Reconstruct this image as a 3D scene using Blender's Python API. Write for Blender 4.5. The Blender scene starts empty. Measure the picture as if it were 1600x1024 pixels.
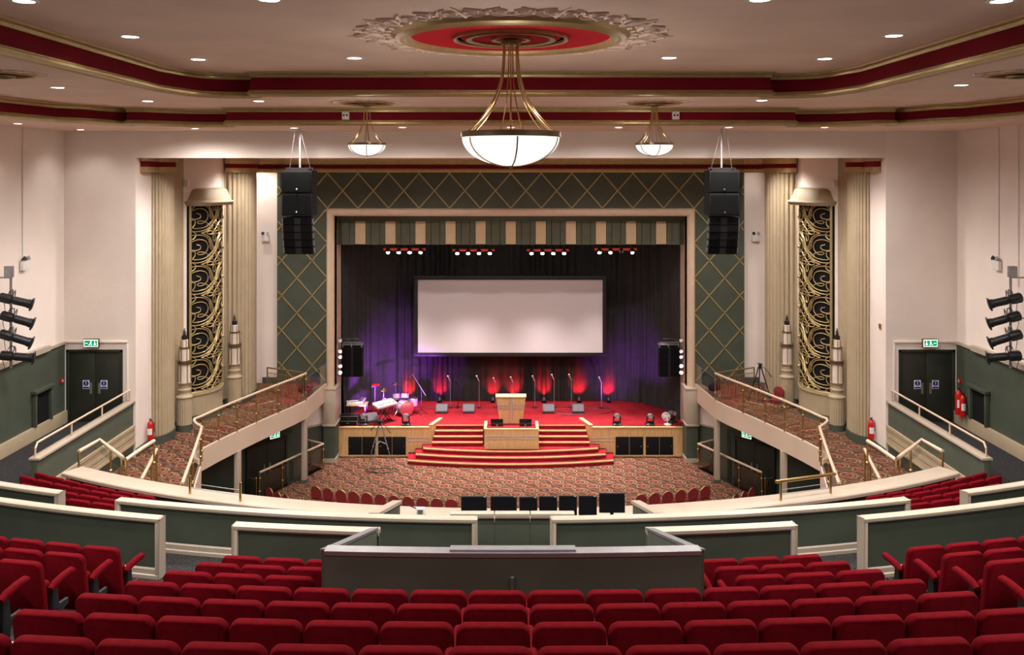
import bpy, bmesh, math, random
from math import pi, sin, cos, sqrt, asin, atan2, radians
from mathutils import Vector, Matrix
from mathutils.geometry import tessellate_polygon

S = bpy.context.scene
COL = S.collection
random.seed(7)

# ---------------------------------------------------------------- camera, world, exposure
cam_d = bpy.data.cameras.new('camera'); cam = bpy.data.objects.new('camera', cam_d); COL.objects.link(cam)
cam.location = (0, 0, 12.0); cam.rotation_euler = (pi/2, 0, 0)
cam_d.sensor_width = 36.0; cam_d.lens = 31.5; cam_d.shift_x = 0.00125; cam_d.shift_y = -0.15
cam_d.clip_start = 0.05; cam_d.clip_end = 200
S.camera = cam
w = bpy.data.worlds.new('world'); S.world = w; w.use_nodes = True
w.node_tree.nodes['Background'].inputs[0].default_value = (1.0, .85, .75, 1)
w.node_tree.nodes['Background'].inputs[1].default_value = 0.02
S.view_settings.view_transform = 'Standard'; S.view_settings.look = 'None'
S.view_settings.gamma = 1; S.view_settings.use_curve_mapping = False
S.view_settings.exposure = 1.02
S.cycles.use_denoising = True
S.cycles.max_bounces = 10; S.cycles.diffuse_bounces = 7; S.cycles.glossy_bounces = 3; S.cycles.transparent_max_bounces = 12
S.cycles.sample_clamp_indirect = 10.0
WARM = (1.0, .915, .84)
P_DOWN = 420.0       # watts per ceiling downlight

def add_light(kind, loc, power, color, parent=None, aim=None, angle=150, blend=.6, size=.12):
    d = bpy.data.lights.new('lamp_light', kind); d.energy = power; d.color = color
    d.shadow_soft_size = size
    if kind == 'SPOT': d.spot_size = radians(angle); d.spot_blend = blend
    o = bpy.data.objects.new('lamp_light', d); COL.objects.link(o)
    o.location = loc
    if aim is not None:
        v = Vector(aim) - Vector(loc); o.rotation_euler = v.to_track_quat('-Z', 'Y').to_euler()
    if parent is not None:
        o.parent = parent; o.location = Vector(loc) - ORG.get(parent.name, Vector())
    return o

# ---------------------------------------------------------------- materials
def mat(name, col, rough=.6, metal=0.0, var=0.0, vscale=6.0, bump=0.0, bscale=60.0, spec=.5, sheen=0.0, emit=None, estr=1.0, stretch=None, col2=None):
    m = bpy.data.materials.new(name); m.use_nodes = True
    nt = m.node_tree; n = nt.nodes; b = n['Principled BSDF']
    b.inputs['Base Color'].default_value = (*col, 1); b.inputs['Roughness'].default_value = rough
    b.inputs['Metallic'].default_value = metal; b.inputs['Specular IOR Level'].default_value = spec
    if sheen:
        b.inputs['Sheen Weight'].default_value = sheen; b.inputs['Sheen Roughness'].default_value = .45
        b.inputs['Sheen Tint'].default_value = (min(1, col[0]*3+.25), col[1]*2+.02, col[2]*2+.04, 1)
    if emit:
        b.inputs['Emission Color'].default_value = (*emit, 1); b.inputs['Emission Strength'].default_value = estr
    tc = None
    if var or bump or col2:
        tc = n.new('ShaderNodeTexCoord'); mp = n.new('ShaderNodeMapping'); nt.links.new(tc.outputs['Object'], mp.inputs[0])
        if stretch: mp.inputs['Scale'].default_value = stretch
    if var or col2:
        nz = n.new('ShaderNodeTexNoise'); nz.inputs['Scale'].default_value = vscale; nz.inputs['Detail'].default_value = 4
        nt.links.new(mp.outputs[0], nz.inputs['Vector'])
        rp = n.new('ShaderNodeValToRGB'); c2 = col2 or tuple(c*(1-var) for c in col)
        rp.color_ramp.elements[0].position = .35; rp.color_ramp.elements[1].position = .65
        rp.color_ramp.elements[0].color = (*c2, 1); rp.color_ramp.elements[1].color = (*[min(1, c*(1+var*.5)) for c in col], 1)
        nt.links.new(nz.outputs['Fac'], rp.inputs[0]); nt.links.new(rp.outputs[0], b.inputs['Base Color'])
    if bump:
        nb = n.new('ShaderNodeTexNoise'); nb.inputs['Scale'].default_value = bscale; nb.inputs['Detail'].default_value = 3
        nt.links.new(mp.outputs[0], nb.inputs['Vector'])
        bp = n.new('ShaderNodeBump'); bp.inputs['Strength'].default_value = bump; bp.inputs['Distance'].default_value = .02
        nt.links.new(nb.outputs['Fac'], bp.inputs['Height']); nt.links.new(bp.outputs[0], b.inputs['Normal'])
    return m

def emat(name, col, strength):
    m = bpy.data.materials.new(name); m.use_nodes = True; nt = m.node_tree; nt.nodes.clear()
    e = nt.nodes.new('ShaderNodeEmission'); o = nt.nodes.new('ShaderNodeOutputMaterial')
    e.inputs[0].default_value = (*col, 1); e.inputs[1].default_value = strength
    nt.links.new(e.outputs[0], o.inputs[0]); return m

def glass_mat():
    m = bpy.data.materials.new('clear_glass'); m.use_nodes = True; nt = m.node_tree; nt.nodes.clear()
    t = nt.nodes.new('ShaderNodeBsdfTransparent'); t.inputs[0].default_value = (.90, .93, .91, 1)
    g = nt.nodes.new('ShaderNodeBsdfGlossy'); g.inputs['Roughness'].default_value = .02
    f = nt.nodes.new('ShaderNodeFresnel'); f.inputs[0].default_value = 1.5
    mx = nt.nodes.new('ShaderNodeMixShader'); o = nt.nodes.new('ShaderNodeOutputMaterial')
    gq = nt.nodes.new('ShaderNodeNewGeometry'); ma = nt.nodes.new('ShaderNodeMath'); ma.operation = 'MULTIPLY_ADD'; ma.inputs[1].default_value = 1/1.9-1.9; ma.inputs[2].default_value = 1.9
    nt.links.new(gq.outputs['Backfacing'], ma.inputs[0]); nt.links.new(ma.outputs[0], f.inputs[0])
    nt.links.new(f.outputs[0], mx.inputs[0]); nt.links.new(t.outputs[0], mx.inputs[1]); nt.links.new(g.outputs[0], mx.inputs[2])
    nt.links.new(mx.outputs[0], o.inputs[0]); return m

def swirl_carpet():
    m = bpy.data.materials.new('swirl_carpet'); m.use_nodes = True; nt = m.node_tree; N = nt.nodes; L = nt.links
    b = N['Principled BSDF']; b.inputs['Roughness'].default_value = .95; b.inputs['Specular IOR Level'].default_value = .1
    tc = N.new('ShaderNodeTexCoord'); geo = N.new('ShaderNodeNewGeometry')
    def mth(op, a, c=None):
        q = N.new('ShaderNodeMath'); q.operation = op
        for i, v in enumerate((a, c)):
            if v is None: continue
            if isinstance(v, (int, float)): q.inputs[i].default_value = v
            else: L.new(v, q.inputs[i])
        return q.outputs[0]
    nz = N.new('ShaderNodeTexNoise'); nz.inputs['Scale'].default_value = 2.2; nz.inputs['Detail'].default_value = 1
    L.new(geo.outputs['Position'], nz.inputs['Vector'])
    sx = N.new('ShaderNodeSeparateXYZ'); L.new(geo.outputs['Position'], sx.inputs[0])
    px, py = .95, .45
    row = mth('FLOOR', mth('DIVIDE', sx.outputs['Y'], py))
    x2 = mth('ADD', mth('DIVIDE', sx.outputs['X'], px), mth('MULTIPLY', row, .45))
    dx = mth('MULTIPLY', mth('SUBTRACT', mth('FRACT', x2), .5), px)
    dy = mth('MULTIPLY', mth('SUBTRACT', mth('FRACT', mth('DIVIDE', sx.outputs['Y'], py)), .5), py)
    dist = lambda ox, oy, k: mth('SQRT', mth('ADD', mth('POWER', mth('ADD', dx, ox), 2), mth('POWER', mth('MULTIPLY', mth('ADD', dy, oy), k), 2)))
    def ramp(fac, stops):
        r = N.new('ShaderNodeValToRGB'); r.color_ramp.interpolation = 'CONSTANT'; e = r.color_ramp.elements
        e[0].position = stops[0][0]; e[0].color = (*stops[0][1], 1); e[1].position = stops[1][0]; e[1].color = (*stops[1][1], 1)
        for p, c in stops[2:]:
            k = e.new(p); k.color = (*c, 1)
        L.new(fac, r.inputs[0]); return r.outputs[0]
    RED, TAN, BR, GR, PK = (.125, .006, .008), (.27, .165, .085), (.068, .030, .020), (.066, .050, .038), (.165, .082, .056)
    # background : wavy interleaved strokes
    wv = N.new('ShaderNodeTexWave'); wv.inputs['Scale'].default_value = 1.9; wv.inputs['Distortion'].default_value = 7.0; wv.inputs['Detail'].default_value = 1.0
    wv.inputs['Detail Scale'].default_value = 1.4; wv.bands_direction = 'DIAGONAL'
    L.new(geo.outputs['Position'], wv.inputs['Vector'])
    bg = ramp(wv.outputs['Fac'], [(0, BR), (.22, GR), (.40, RED), (.52, PK), (.66, BR), (.80, TAN), (.92, GR)])
    d0 = dist(0, 0, 1.0); ring = ramp(d0, [(0, PK), (.085, RED), (.14, PK), (.17, TAN), (.20, GR), (.215, BR)])
    d1 = dist(.05, .04, 1.0)
    mask0 = mth('LESS_THAN', d0, .215)
    mx = N.new('ShaderNodeMix'); mx.data_type = 'RGBA'; L.new(mask0, mx.inputs['Factor']); L.new(bg, mx.inputs['A']); L.new(ring, mx.inputs['B'])
    # second, pale crescent beside each ring
    d2 = dist(-.06, .02, 1.0)
    cres = mth('MULTIPLY', mth('MULTIPLY', mth('GREATER_THAN', d2, .215), mth('LESS_THAN', d2, .245)), mth('GREATER_THAN', dx, .0))
    mx2 = N.new('ShaderNodeMix'); mx2.data_type = 'RGBA'; L.new(cres, mx2.inputs['Factor']); L.new(mx.outputs['Result'], mx2.inputs['A']); mx2.inputs['B'].default_value = (.30, .195, .105, 1)
    L.new(mx2.outputs['Result'], b.inputs['Base Color'])
    return m

MT = dict(
    wall=mat('cream_wall_paint', (.79, .71, .66), .75, var=.06, vscale=.6, bump=.15, bscale=12),
    ceil=mat('ceiling_paint', (.80, .63, .53), .8, var=.07, vscale=.8, bump=.2, bscale=14),
    plaster=mat('plaster_relief', (.86, .72, .62), .7, var=.05),
    green=mat('dark_green_paint', (.056, .070, .050), .6, var=.12, vscale=1.5, bump=.05, bscale=20),
    booth=mat('grey_green_paint', (.088, .100, .078), .55, var=.12, vscale=1.5),
    dgreen=mat('deep_green_door_paint', (.022, .026, .018), .5, var=.1, vscale=3),
    frieze=mat('crimson_frieze_paint', (.18, .007, .016), .75, var=.12, vscale=1.0, spec=.12),
    rosette=mat('rosette_red_paint', (.55, .012, .026), .8, var=.08, vscale=2, spec=.1),
    gold=mat('gold_paint', (.47, .37, .175), .38, metal=.55, var=.1, vscale=5),
    brass=mat('brass', (.55, .40, .17), .28, metal=1.0, var=.06, vscale=10),
    bronze=mat('antique_brass', (.34, .27, .16), .32, metal=1.0, var=.08, vscale=9),
    column=mat('stone_cream_paint', (.39, .315, .21), .6, var=.06, vscale=2),
    cream=mat('cream_gloss_trim', (.42, .355, .285), .35, var=.05, vscale=3),
    fascia=mat('cream_fascia', (.62, .50, .40), .6, var=.05, vscale=1),
    railp=mat('pale_rail_paint', (.60, .46, .34), .35, var=.05, vscale=4),
    seat=mat('crimson_seat_fabric', (.115, .0016, .0055), .9, var=.15, vscale=16, bump=.25, bscale=220, spec=.06, sheen=.10),
    seatframe=mat('black_seat_metal', (.008, .009, .010), .6, spec=.25, var=.1, vscale=12),
    dcarpet=mat('dark_grey_carpet', (.060, .058, .060), .95, vscale=55, col2=(.005, .006, .007), spec=.1),
    carpet=swirl_carpet(),
    redcarpet=mat('red_stage_carpet', (.22, .0075, .014), .9, var=.22, vscale=2.2, bump=.1, bscale=80, spec=.15),
    wood=mat('light_oak_veneer', (.60, .375, .17), .42, var=.16, vscale=3, stretch=(9, 9, .8)),
    woodp=mat('pale_oak_edge', (.68, .44, .21), .4, var=.08, vscale=4),
    silver=mat('silver_inlay', (.62, .60, .60), .35, metal=.6, var=.05),
    black=mat('black_cabinet', (.006, .006, .007), .8, spec=.2, var=.1, vscale=8),
    blackm=mat('black_metal', (.016, .016, .018), .38, metal=.2, var=.1, vscale=14),
    grille=mat('speaker_mesh_grille', (.005, .005, .006), .85, spec=.1, var=.3, vscale=90, bump=.4, bscale=300),
    curtain=mat('black_velour_curtain', (.038, .0375, .037), .9, var=.12, vscale=3, spec=.2),
    screen=mat('projection_screen', (.56, .535, .55), .75, var=.02, vscale=.4),
    grey=mat('wedge_grey', (.10, .10, .115), .6, var=.12, vscale=12),
    white=mat('white_plastic', (.75, .74, .72), .4, var=.04),
    chrome=mat('chrome', (.75, .75, .77), .18, metal=1.0, var=.04),
    steel=mat('grey_steel', (.33, .33, .35), .4, metal=.7, var=.08),
    redp=mat('fire_red_enamel', (.46, .012, .010), .3, var=.05),
    redpole=mat('glowing_red_batten_enamel', (.55, .04, .03), .35, emit=(.8, .05, .02), estr=.12),  # bar enamel with a faint red glow put into its colour
    blue=mat('safety_blue', (.01, .02, .28), .4, var=.03),
    pelmetg=mat('green_pelmet_cloth', (.080, .085, .055), .8, var=.1, vscale=3),
    pelmetc=mat('cream_pelmet_panel', (.56, .42, .27), .7, var=.06, vscale=3),
    banquet=mat('burgundy_banquet_fabric', (.19, .009, .012), .8, var=.15, vscale=30),
    monitor=mat('black_monitor_glass', (.008, .008, .010), .22, var=.05),
    lantern=mat('frosted_lantern_glass', (.66, .58, .50), .5, var=.05, vscale=4),
    nos=mat('white_step_nosing', (.78, .74, .70), .5, var=.05),
    paper=mat('white_sign_plate', (.75, .75, .75), .5, var=.02),
    drumred=mat('drum_shell_pearl', (.46, .36, .42), .25, var=.06),
    glass=glass_mat(),
    lamp=emat('downlight_glow', (1.0, .93, .86), 9.0),
    bowl=emat('lit_opal_bowl', (1.0, .93, .90), 1.1),
    bowls=emat('lit_small_bowl', (1.0, .86, .82), .62),
    lampw=emat('stage_lamp_glow', (1.0, .95, .92), 30.0),
    ledred=emat('red_led_glow', (1.0, .06, .05), 6.0),
    ledv=emat('white_led_glow', (.9, .85, 1.0), 8.0),
    exitg=emat('exit_green_glow', (.0, .30, .10), .6),
    exitw=emat('exit_white_glow', (.85, 1.0, .85), .8),
)

# ---------------------------------------------------------------- mesh tools
ORG = {}
class MB:
    def __init__(s): s.v = []; s.f = []; s.T = Matrix.Identity(4)
    def add(s, vs, fs):
        o = len(s.v); s.v += [s.T @ Vector(p) for p in vs]; s.f += [[i+o for i in f] for f in fs]; return s
    def box(s, x0, x1, y0, y1, z0, z1):
        vs = [(x, y, z) for z in (z0, z1) for x, y in ((x0, y0), (x1, y0), (x1, y1), (x0, y1))]
        return s.add(vs, [[3, 2, 1, 0], [4, 5, 6, 7], [0, 1, 5, 4], [1, 2, 6, 5], [2, 3, 7, 6], [3, 0, 4, 7]])
    def prism(s, poly, z0, z1):
        n = len(poly); vs = [(x, y, z0) for x, y in poly] + [(x, y, z1) for x, y in poly]
        tri = tessellate_polygon([[Vector((x, y, 0)) for x, y in poly]])
        fs = [list(t) for t in tri] + [[i+n for i in t] for t in tri]
        return s.add(vs, fs + [[i, (i+1) % n, (i+1) % n+n, i+n] for i in range(n)])
    def slab(s, outer, holes, z):                       # flat polygon with holes
        rings = [outer] + holes; vs = [p for r in rings for p in r]
        tri = tessellate_polygon([[Vector((x, y, 0)) for x, y in r] for r in rings])
        return s.add([(x, y, z) for x, y in vs], [list(t) for t in tri])
    def tube(s, pts, r, n=8, closed=False, cap=True):
        pts = [Vector(p) for p in pts]; k = len(pts); vs = []; fs = []
        rr = r if isinstance(r, (list, tuple)) else [r]*k
        up = None
        for i, p in enumerate(pts):
            a = pts[(i-1) % k] if (closed or i > 0) else p; b = pts[(i+1) % k] if (closed or i < k-1) else p
            t = (b-a); t = t.normalized() if t.length > 1e-9 else Vector((0, 0, 1))
            if up is None:
                up = Vector((0, 0, 1)) if abs(t.z) < .9 else Vector((1, 0, 0))
            u = up - t*up.dot(t)
            if u.length < 1e-5: u = t.orthogonal()
            u.normalize(); w_ = t.cross(u); up = u
            vs += [p + u*rr[i]*cos(2*pi*j/n) + w_*rr[i]*sin(2*pi*j/n) for j in range(n)]
        for i in range(k if closed else k-1):
            a = i*n; b = ((i+1) % k)*n
            fs += [[a+j, a+(j+1) % n, b+(j+1) % n, b+j] for j in range(n)]
        if cap and not closed: fs += [list(range(n))[::-1], [(k-1)*n+j for j in range(n)]]
        return s.add(vs, fs)
    def lathe(s, prof, c=(0, 0, 0), n=32, a0=0, a1=2*pi):
        full = abs(a1-a0-2*pi) < 1e-6; m = n if full else n+1; vs = []; fs = []
        for r, z in prof:
            for j in range(m):
                a = a0+(a1-a0)*j/n; vs.append((c[0]+r*cos(a), c[1]+r*sin(a), c[2]+z))
        for i in range(len(prof)-1):
            for j in range(n):
                k = (j+1) % m; fs.append([i*m+j, i*m+k, (i+1)*m+k, (i+1)*m+j])
        if full:
            if prof[0][0] > 1e-4: fs.append(list(range(m))[::-1])
            if prof[-1][0] > 1e-4: fs.append([(len(prof)-1)*m+j for j in range(m)])
        return s.add(vs, fs)
    def sweep(s, prof, path, closed=False, cap=True, pclosed=True):
        # profile (d, z): d to the left of the path direction; the path is (x, y) or (x, y, z)
        k = len(path); n = len(prof); vs = []; fs = []
        P = [Vector((p[0], p[1])) for p in path]; zz = [p[2] if len(p) > 2 else 0 for p in path]
        for i in range(k):
            a = P[(i-1) % k] if (closed or i > 0) else None; b = P[(i+1) % k] if (closed or i < k-1) else None
            d1 = (P[i]-a).normalized() if a is not None else None; d2 = (b-P[i]).normalized() if b is not None else None
            d1 = d1 or d2; d2 = d2 or d1
            n1 = Vector((-d1.y, d1.x)); n2 = Vector((-d2.y, d2.x)); mm = n1+n2
            if mm.length < 1e-6: mm = n1
            mm.normalize(); sc = 1/max(.35, mm.dot(n1))
            vs += [(P[i].x+mm.x*d*sc, P[i].y+mm.y*d*sc, z+zz[i]) for d, z in prof]
        for i in range(k if closed else k-1):
            a = i*n; b = ((i+1) % k)*n
            fs += [[a+j, a+(j+1) % n, b+(j+1) % n, b+j] for j in range(n if pclosed else n-1)]
        if cap and pclosed and not closed:
            tri = tessellate_polygon([[Vector((d, z, 0)) for d, z in prof]])
            fs += [list(t) for t in tri] + [[(k-1)*n+q for q in t] for t in tri]
        return s.add(vs, fs)
    def sphere(s, c, r, n=16, m=8, sc=(1, 1, 1)):
        pr = [(max(1e-5, r*sin(pi*i/m)), -r*cos(pi*i/m)) for i in range(m+1)]
        T = s.T; s.T = T @ Matrix.Translation(c) @ Matrix.Diagonal((*sc, 1)); s.lathe(pr, n=n); s.T = T; return s
    def disc(s, c, r, n, normal=(0, -1, 0), th=.004):
        T = s.T; q = Vector(normal).to_track_quat('Z', 'Y').to_matrix().to_4x4()
        s.T = T @ Matrix.Translation(c) @ q; s.lathe([(r, 0), (r, th)], n=n); s.T = T; return s
    def build(s, name, material, parent=None, smooth=35, bevel=0, bseg=2, origin=None, sub=0):
        me = bpy.data.meshes.new(name); bm = bmesh.new()
        bv = [bm.verts.new(p) for p in s.v]
        for f in s.f:
            try: bm.faces.new([bv[i] for i in f])
            except ValueError: pass
        if bevel:
            bmesh.ops.remove_doubles(bm, verts=bm.verts, dist=1e-5)
            ed = [e for e in bm.edges if len(e.link_faces) == 2 and e.calc_face_angle(0) > .5]
            bmesh.ops.bevel(bm, geom=ed, offset=bevel, segments=bseg, affect='EDGES', profile=.5, clamp_overlap=True)
        bmesh.ops.recalc_face_normals(bm, faces=bm.faces)
        if parent is not None: org = ORG.get(parent.name, Vector())
        elif origin is not None: org = Vector(origin)
        else:
            xs = [p.x for p in s.v]; ys = [p.y for p in s.v]; zs = [p.z for p in s.v]
            org = Vector(((min(xs)+max(xs))/2, (min(ys)+max(ys))/2, min(zs)))
        bmesh.ops.translate(bm, verts=bm.verts, vec=-org)
        bm.to_mesh(me); bm.free()
        me.materials.append(MT[material] if isinstance(material, str) else material)
        if smooth:
            me.polygons.foreach_set('use_smooth', [True]*len(me.polygons)); me.set_sharp_from_angle(angle=radians(smooth))
        o = bpy.data.objects.new(name, me); COL.objects.link(o)
        if parent is not None: o.parent = parent
        else: o.location = org
        ORG[o.name] = org.copy()
        return o

def tag(o, label, cat, group=None, kind=None):
    if len(label.split()) > 15: print('LONG', len(label.split()), label)
    o['label'] = label; o['category'] = cat
    if group: o['group'] = group
    if kind: o['kind'] = kind
    return o
def thing(name, loc, label, cat, group=None):
    o = bpy.data.objects.new(name, None); COL.objects.link(o); o.location = loc; o.empty_display_size = .1
    ORG[o.name] = Vector(loc); return tag(o, label, cat, group)
def struct(o): o['kind'] = 'structure'; return o
def copy_tree(o, parent=None):
    c = o.copy(); COL.objects.link(c)
    if parent is not None: c.parent = parent
    for ch in o.children: copy_tree(ch, c)
    return c
def ROT(loc, rz=0, rx=0, ry=0):
    return Matrix.Translation(loc) @ Matrix.Rotation(rz, 4, 'Z') @ Matrix.Rotation(ry, 4, 'Y') @ Matrix.Rotation(rx, 4, 'X')
SIDE = {-1: 'left', 1: 'right'}
ORD = ['zeroth', 'first', 'second', 'third', 'fourth', 'fifth', 'sixth', 'seventh', 'eighth', 'ninth', 'tenth', 'eleventh', 'twelfth', 'thirteenth', 'fourteenth']
CY = 38.0                                     # the rows are arcs about (0, 38)
def arc(R, x0, x1, n=24):
    a0, a1 = asin(max(-1, min(1, x0/R))), asin(max(-1, min(1, x1/R)))
    return [(R*sin(a0+(a1-a0)*i/n), CY-R*cos(a0+(a1-a0)*i/n)) for i in range(n+1)]
# ================================================================ LARGE STRUCTURE
YW = 28.0; XW = 13.96; ZLOW, ZMID, ZTOP = 13.34, 13.76, 14.24; YB = -6.0
ZWING = 3.15; ZLAND = 4.24
def mir(pts): return [(-x, y) for x, y in pts[::-1]]
# ---- ceiling: three steps, the two edges with their curved shoulders
o1 = [(-7.30, YB+.3), (-7.30, 18.53), (-7.22, 18.85), (-7.12, 19.2), (-7.02, 19.62), (-6.85, 19.92), (-6.55, 20.1), (-6.02, 20.2), (-5.72, 20.2), (-5.68, 19.72)]
o2 = [(-11.69, YB+.3), (-11.69, 20.5), (-11.33, 22.33), (-11.1, 22.55), (-10.85, 22.8), (-10.72, 23.2), (-10.5, 23.75), (-10.17, 24.05), (-10.1, 23.7), (-9.7, 23.75), (-9.2, 24.2), (-8.7, 24.5), (-7.64, 24.6), (-7.55, 24.3), (-7.50, 23.78)]
OUT1 = o1 + mir(o1); OUT2 = o2 + mir(o2)
m = MB(); m.slab([(-XW, YB), (-XW, YW+.02), (XW, YW+.02), (XW, YB)], [OUT2], ZLOW); m.slab(OUT2, [OUT1], ZMID); m.slab(OUT1, [], ZTOP)
m.sweep([(0, ZLOW), (0, ZMID)], OUT2, closed=True, pclosed=False); m.sweep([(0, ZMID), (0, ZTOP)], OUT1, closed=True, pclosed=False)
struct(m.build('ceiling', 'ceil', smooth=0))
def cornice(idx, outline, z0, z1):
    h = z1-z0; sg = -1                          # the outline runs clockwise seen from above: inward is to its right
    m = MB(); m.sweep([(sg*.02, z0+.06), (sg*.05, z0+.1), (sg*.03, z1-.08), (sg*.0, z1-.04), (0, z0+.06)], outline, closed=True)
    r = struct(m.build('trim_%d' % idx, 'frieze'))
    m = MB(); m.sweep([(sg*.0, z0-.035), (sg*.06, z0-.035), (sg*.11, z0-.01), (sg*.12, z0+.03), (sg*.08, z0+.05), (sg*.08, z0+.075), (sg*.03, z0+.10), (0, z0+.10)], outline, closed=True)
    m.sweep([(-sg*.10, z0-.03), (-sg*.05, z0-.055), (0, z0-.03), (0, z0+.0), (-sg*.10, z0)], outline, closed=True)
    m.build('lower_moulding', 'gold', r)
    m = MB(); m.sweep([(0, z1-.12), (sg*.05, z1-.12), (sg*.07, z1-.08), (sg*.07, z1-.06), (sg*.12, z1-.04), (sg*.14, z1-.005), (0, z1-.005)], outline, closed=True)
    m.build('upper_moulding', 'gold', r)
cornice(1, OUT1, ZMID, ZTOP); cornice(2, OUT2, ZLOW, ZMID)

# ---- side and rear walls
for s in (-1, 1):
    nm = SIDE[s]
    struct(MB().box(min(s*XW, s*(XW+.3)), max(s*XW, s*(XW+.3)), YB, YW+.3, 2.4, ZLOW).build('wall_'+nm, 'wall', smooth=0))
    struct(MB().box(min(s*XW, s*(XW-.03)), max(s*XW, s*(XW-.03)), 8, YW, 3.0, 6.70).build('wall_dado_'+nm, 'green', smooth=0))
    m = MB(); m.box(min(s*XW, s*(XW-.16)), max(s*XW, s*(XW-.16)), 8, 26.9, 6.70, 6.86); m.box(min(s*XW, s*(XW-.09)), max(s*XW, s*(XW-.09)), 26.9, YW, 6.70, 6.78)
    struct(m.build('trim_dado_'+nm, 'cream', smooth=0))
    struct(MB().box(min(s*XW, s*(XW-.12)), max(s*XW, s*(XW-.12)), 8, YW, ZLAND-.3, 4.62).build('baseboard_'+nm, 'column', bevel=.02))
struct(MB().box(-XW, XW, YB-.3, YB, 5, ZTOP+.2).build('wall_rear', 'wall', smooth=0))
# ---- front walls beside the opening, and the header above it
DX0, DX1, DZ = 12.12, 13.90, 6.50              # upper exit doors
for s in (-1, 1):
    m = MB(); X = lambda a, b: (min(s*a, s*b), max(s*a, s*b))
    m.box(*X(11.72, DX0), YW, YW+.25, 2.5, ZLOW); m.box(*X(DX0, XW), YW, YW+.25, DZ, ZLOW); m.box(*X(DX1, XW), YW, YW+.25, 3.0, DZ)
    struct(m.build('wall_front_'+SIDE[s], 'wall', smooth=0))
    m = MB(); m.box(*X(11.95, XW), YW-.05, YW, 6.72, 6.79); m.box(*X(11.95, 12.0), YW-.04, YW, ZLAND, 6.72)
    struct(m.build('trim_door_surround_'+SIDE[s], 'wall', bevel=.012))
    m = MB(); m.box(*X(11.72, 12.1), YW+.25, 29.25, 2.5, 12.5)
    struct(m.build('wall_pier_'+SIDE[s], 'wall', smooth=0))
m = MB(); m.box(-11.72, 11.72, YW, YW+.25, 12.5, ZLOW)
struct(m.build('wall_header', 'wall', smooth=0))
struct(MB().box(-12.2, 12.2, YW+.25, 38.6, 12.62, 12.7).build('ceiling_niche', 'ceil', smooth=0))
# ---- splay walls behind the columns and grilles
def bay(s, t, off=0.0, R=None):                # convex bay between (11.46,31.85) and (10.93,33.7)
    a = Vector((11.50, 31.80)); b = Vector((10.93, 33.72)); c = a.lerp(b, t); n = Vector((-(b-a).y, (b-a).x)).normalized()
    n = n if n.x < 0 else -n
    p = c + n*(.36*4*t*(1-t) + off); return (s*p.x, p.y)
for s in (-1, 1):
    path = [(s*11.72, 29.1), (s*11.66, 31.6), (s*11.50, 31.80)] + [bay(s, i/10) for i in range(1, 10)] + [(s*10.93, 33.72), (s*10.95, 34.1), (s*10.9, 37.95), (s*9.7, 37.95)]
    m = MB(); m.sweep([(0, ZWING-.5), (-s*.12, ZWING-.5), (-s*.12, 12.62), (0, 12.62)], path)
    struct(m.build('wall_splay_'+SIDE[s], 'wall', smooth=20))
    m = MB()
    for pth in ([(s*11.72, 28.0), (s*11.72, 29.2)], [(s*10.93, 33.72), (s*10.95, 34.2)], [(s*10.5, 37.9), (s*7.8, 37.72)]):
        m.sweep([(0, ZWING), (s*.03, ZWING), (s*.03, ZWING+.24), (0, ZWING+.26)], pth)
    struct(m.build('baseboard_wing_'+SIDE[s], 'green', smooth=0))

# ---- proscenium wall with its lattice
PY = 37.7; PXI, PXO = 7.42, 7.76; PZI, PZO = 10.22, 10.56
m = MB(); m.box(-9.83, 9.83, PY, PY+.3, PZO-.1, 12.6)
for s in (-1, 1): m.box(min(s*PXO, s*9.83)-(.1 if s > 0 else 0), max(s*PXO, s*9.83)+(.1 if s < 0 else 0), PY, PY+.3, 2.6, PZO-.1)
pw = struct(m.build('wall_proscenium', 'green', smooth=0))
m = MB(); PX, PZ = 1.285, 1.47
def strip(x0, z0, x1, z1, rect):
    dx, dz = x1-x0, z1-z0; t0, t1 = 0.0, 1.0   # clip to the rectangle
    for p, q in ((-dx, x0-rect[0]), (dx, rect[1]-x0), (-dz, z0-rect[2]), (dz, rect[3]-z0)):
        if abs(p) < 1e-9:
            if q < 0: return
        else:
            r = q/p
            if p < 0: t0 = max(t0, r)
            else: t1 = min(t1, r)
    if t0 >= t1: return
    a = Vector((x0+dx*t0, z0+dz*t0)); b = Vector((x0+dx*t1, z0+dz*t1)); n = Vector((-(b-a).y, (b-a).x)).normalized()*.024
    q = [a+n, b+n, b-n, a-n]
    m.add([(p.x, y, p.y) for y in (PY+.005, PY-.03) for p in q], [[0, 1, 2, 3], [4, 5, 6, 7], [0, 1, 5, 4], [1, 2, 6, 5], [2, 3, 7, 6], [3, 0, 4, 7]])
for rect in ((-9.80, 9.80, PZO, 12.08), (-9.80, -PXO, 3.3, PZO), (PXO, 9.80, 3.3, PZO)):
    for k in range(-22, 23):
        for sl in (-1, 1):
            x = k*PX; strip(x-sl*8*PX, PZO-8*PZ, x+sl*3*PX, PZO+3*PZ, rect)
m.build('lattice', 'gold', pw, smooth=0)
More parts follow.
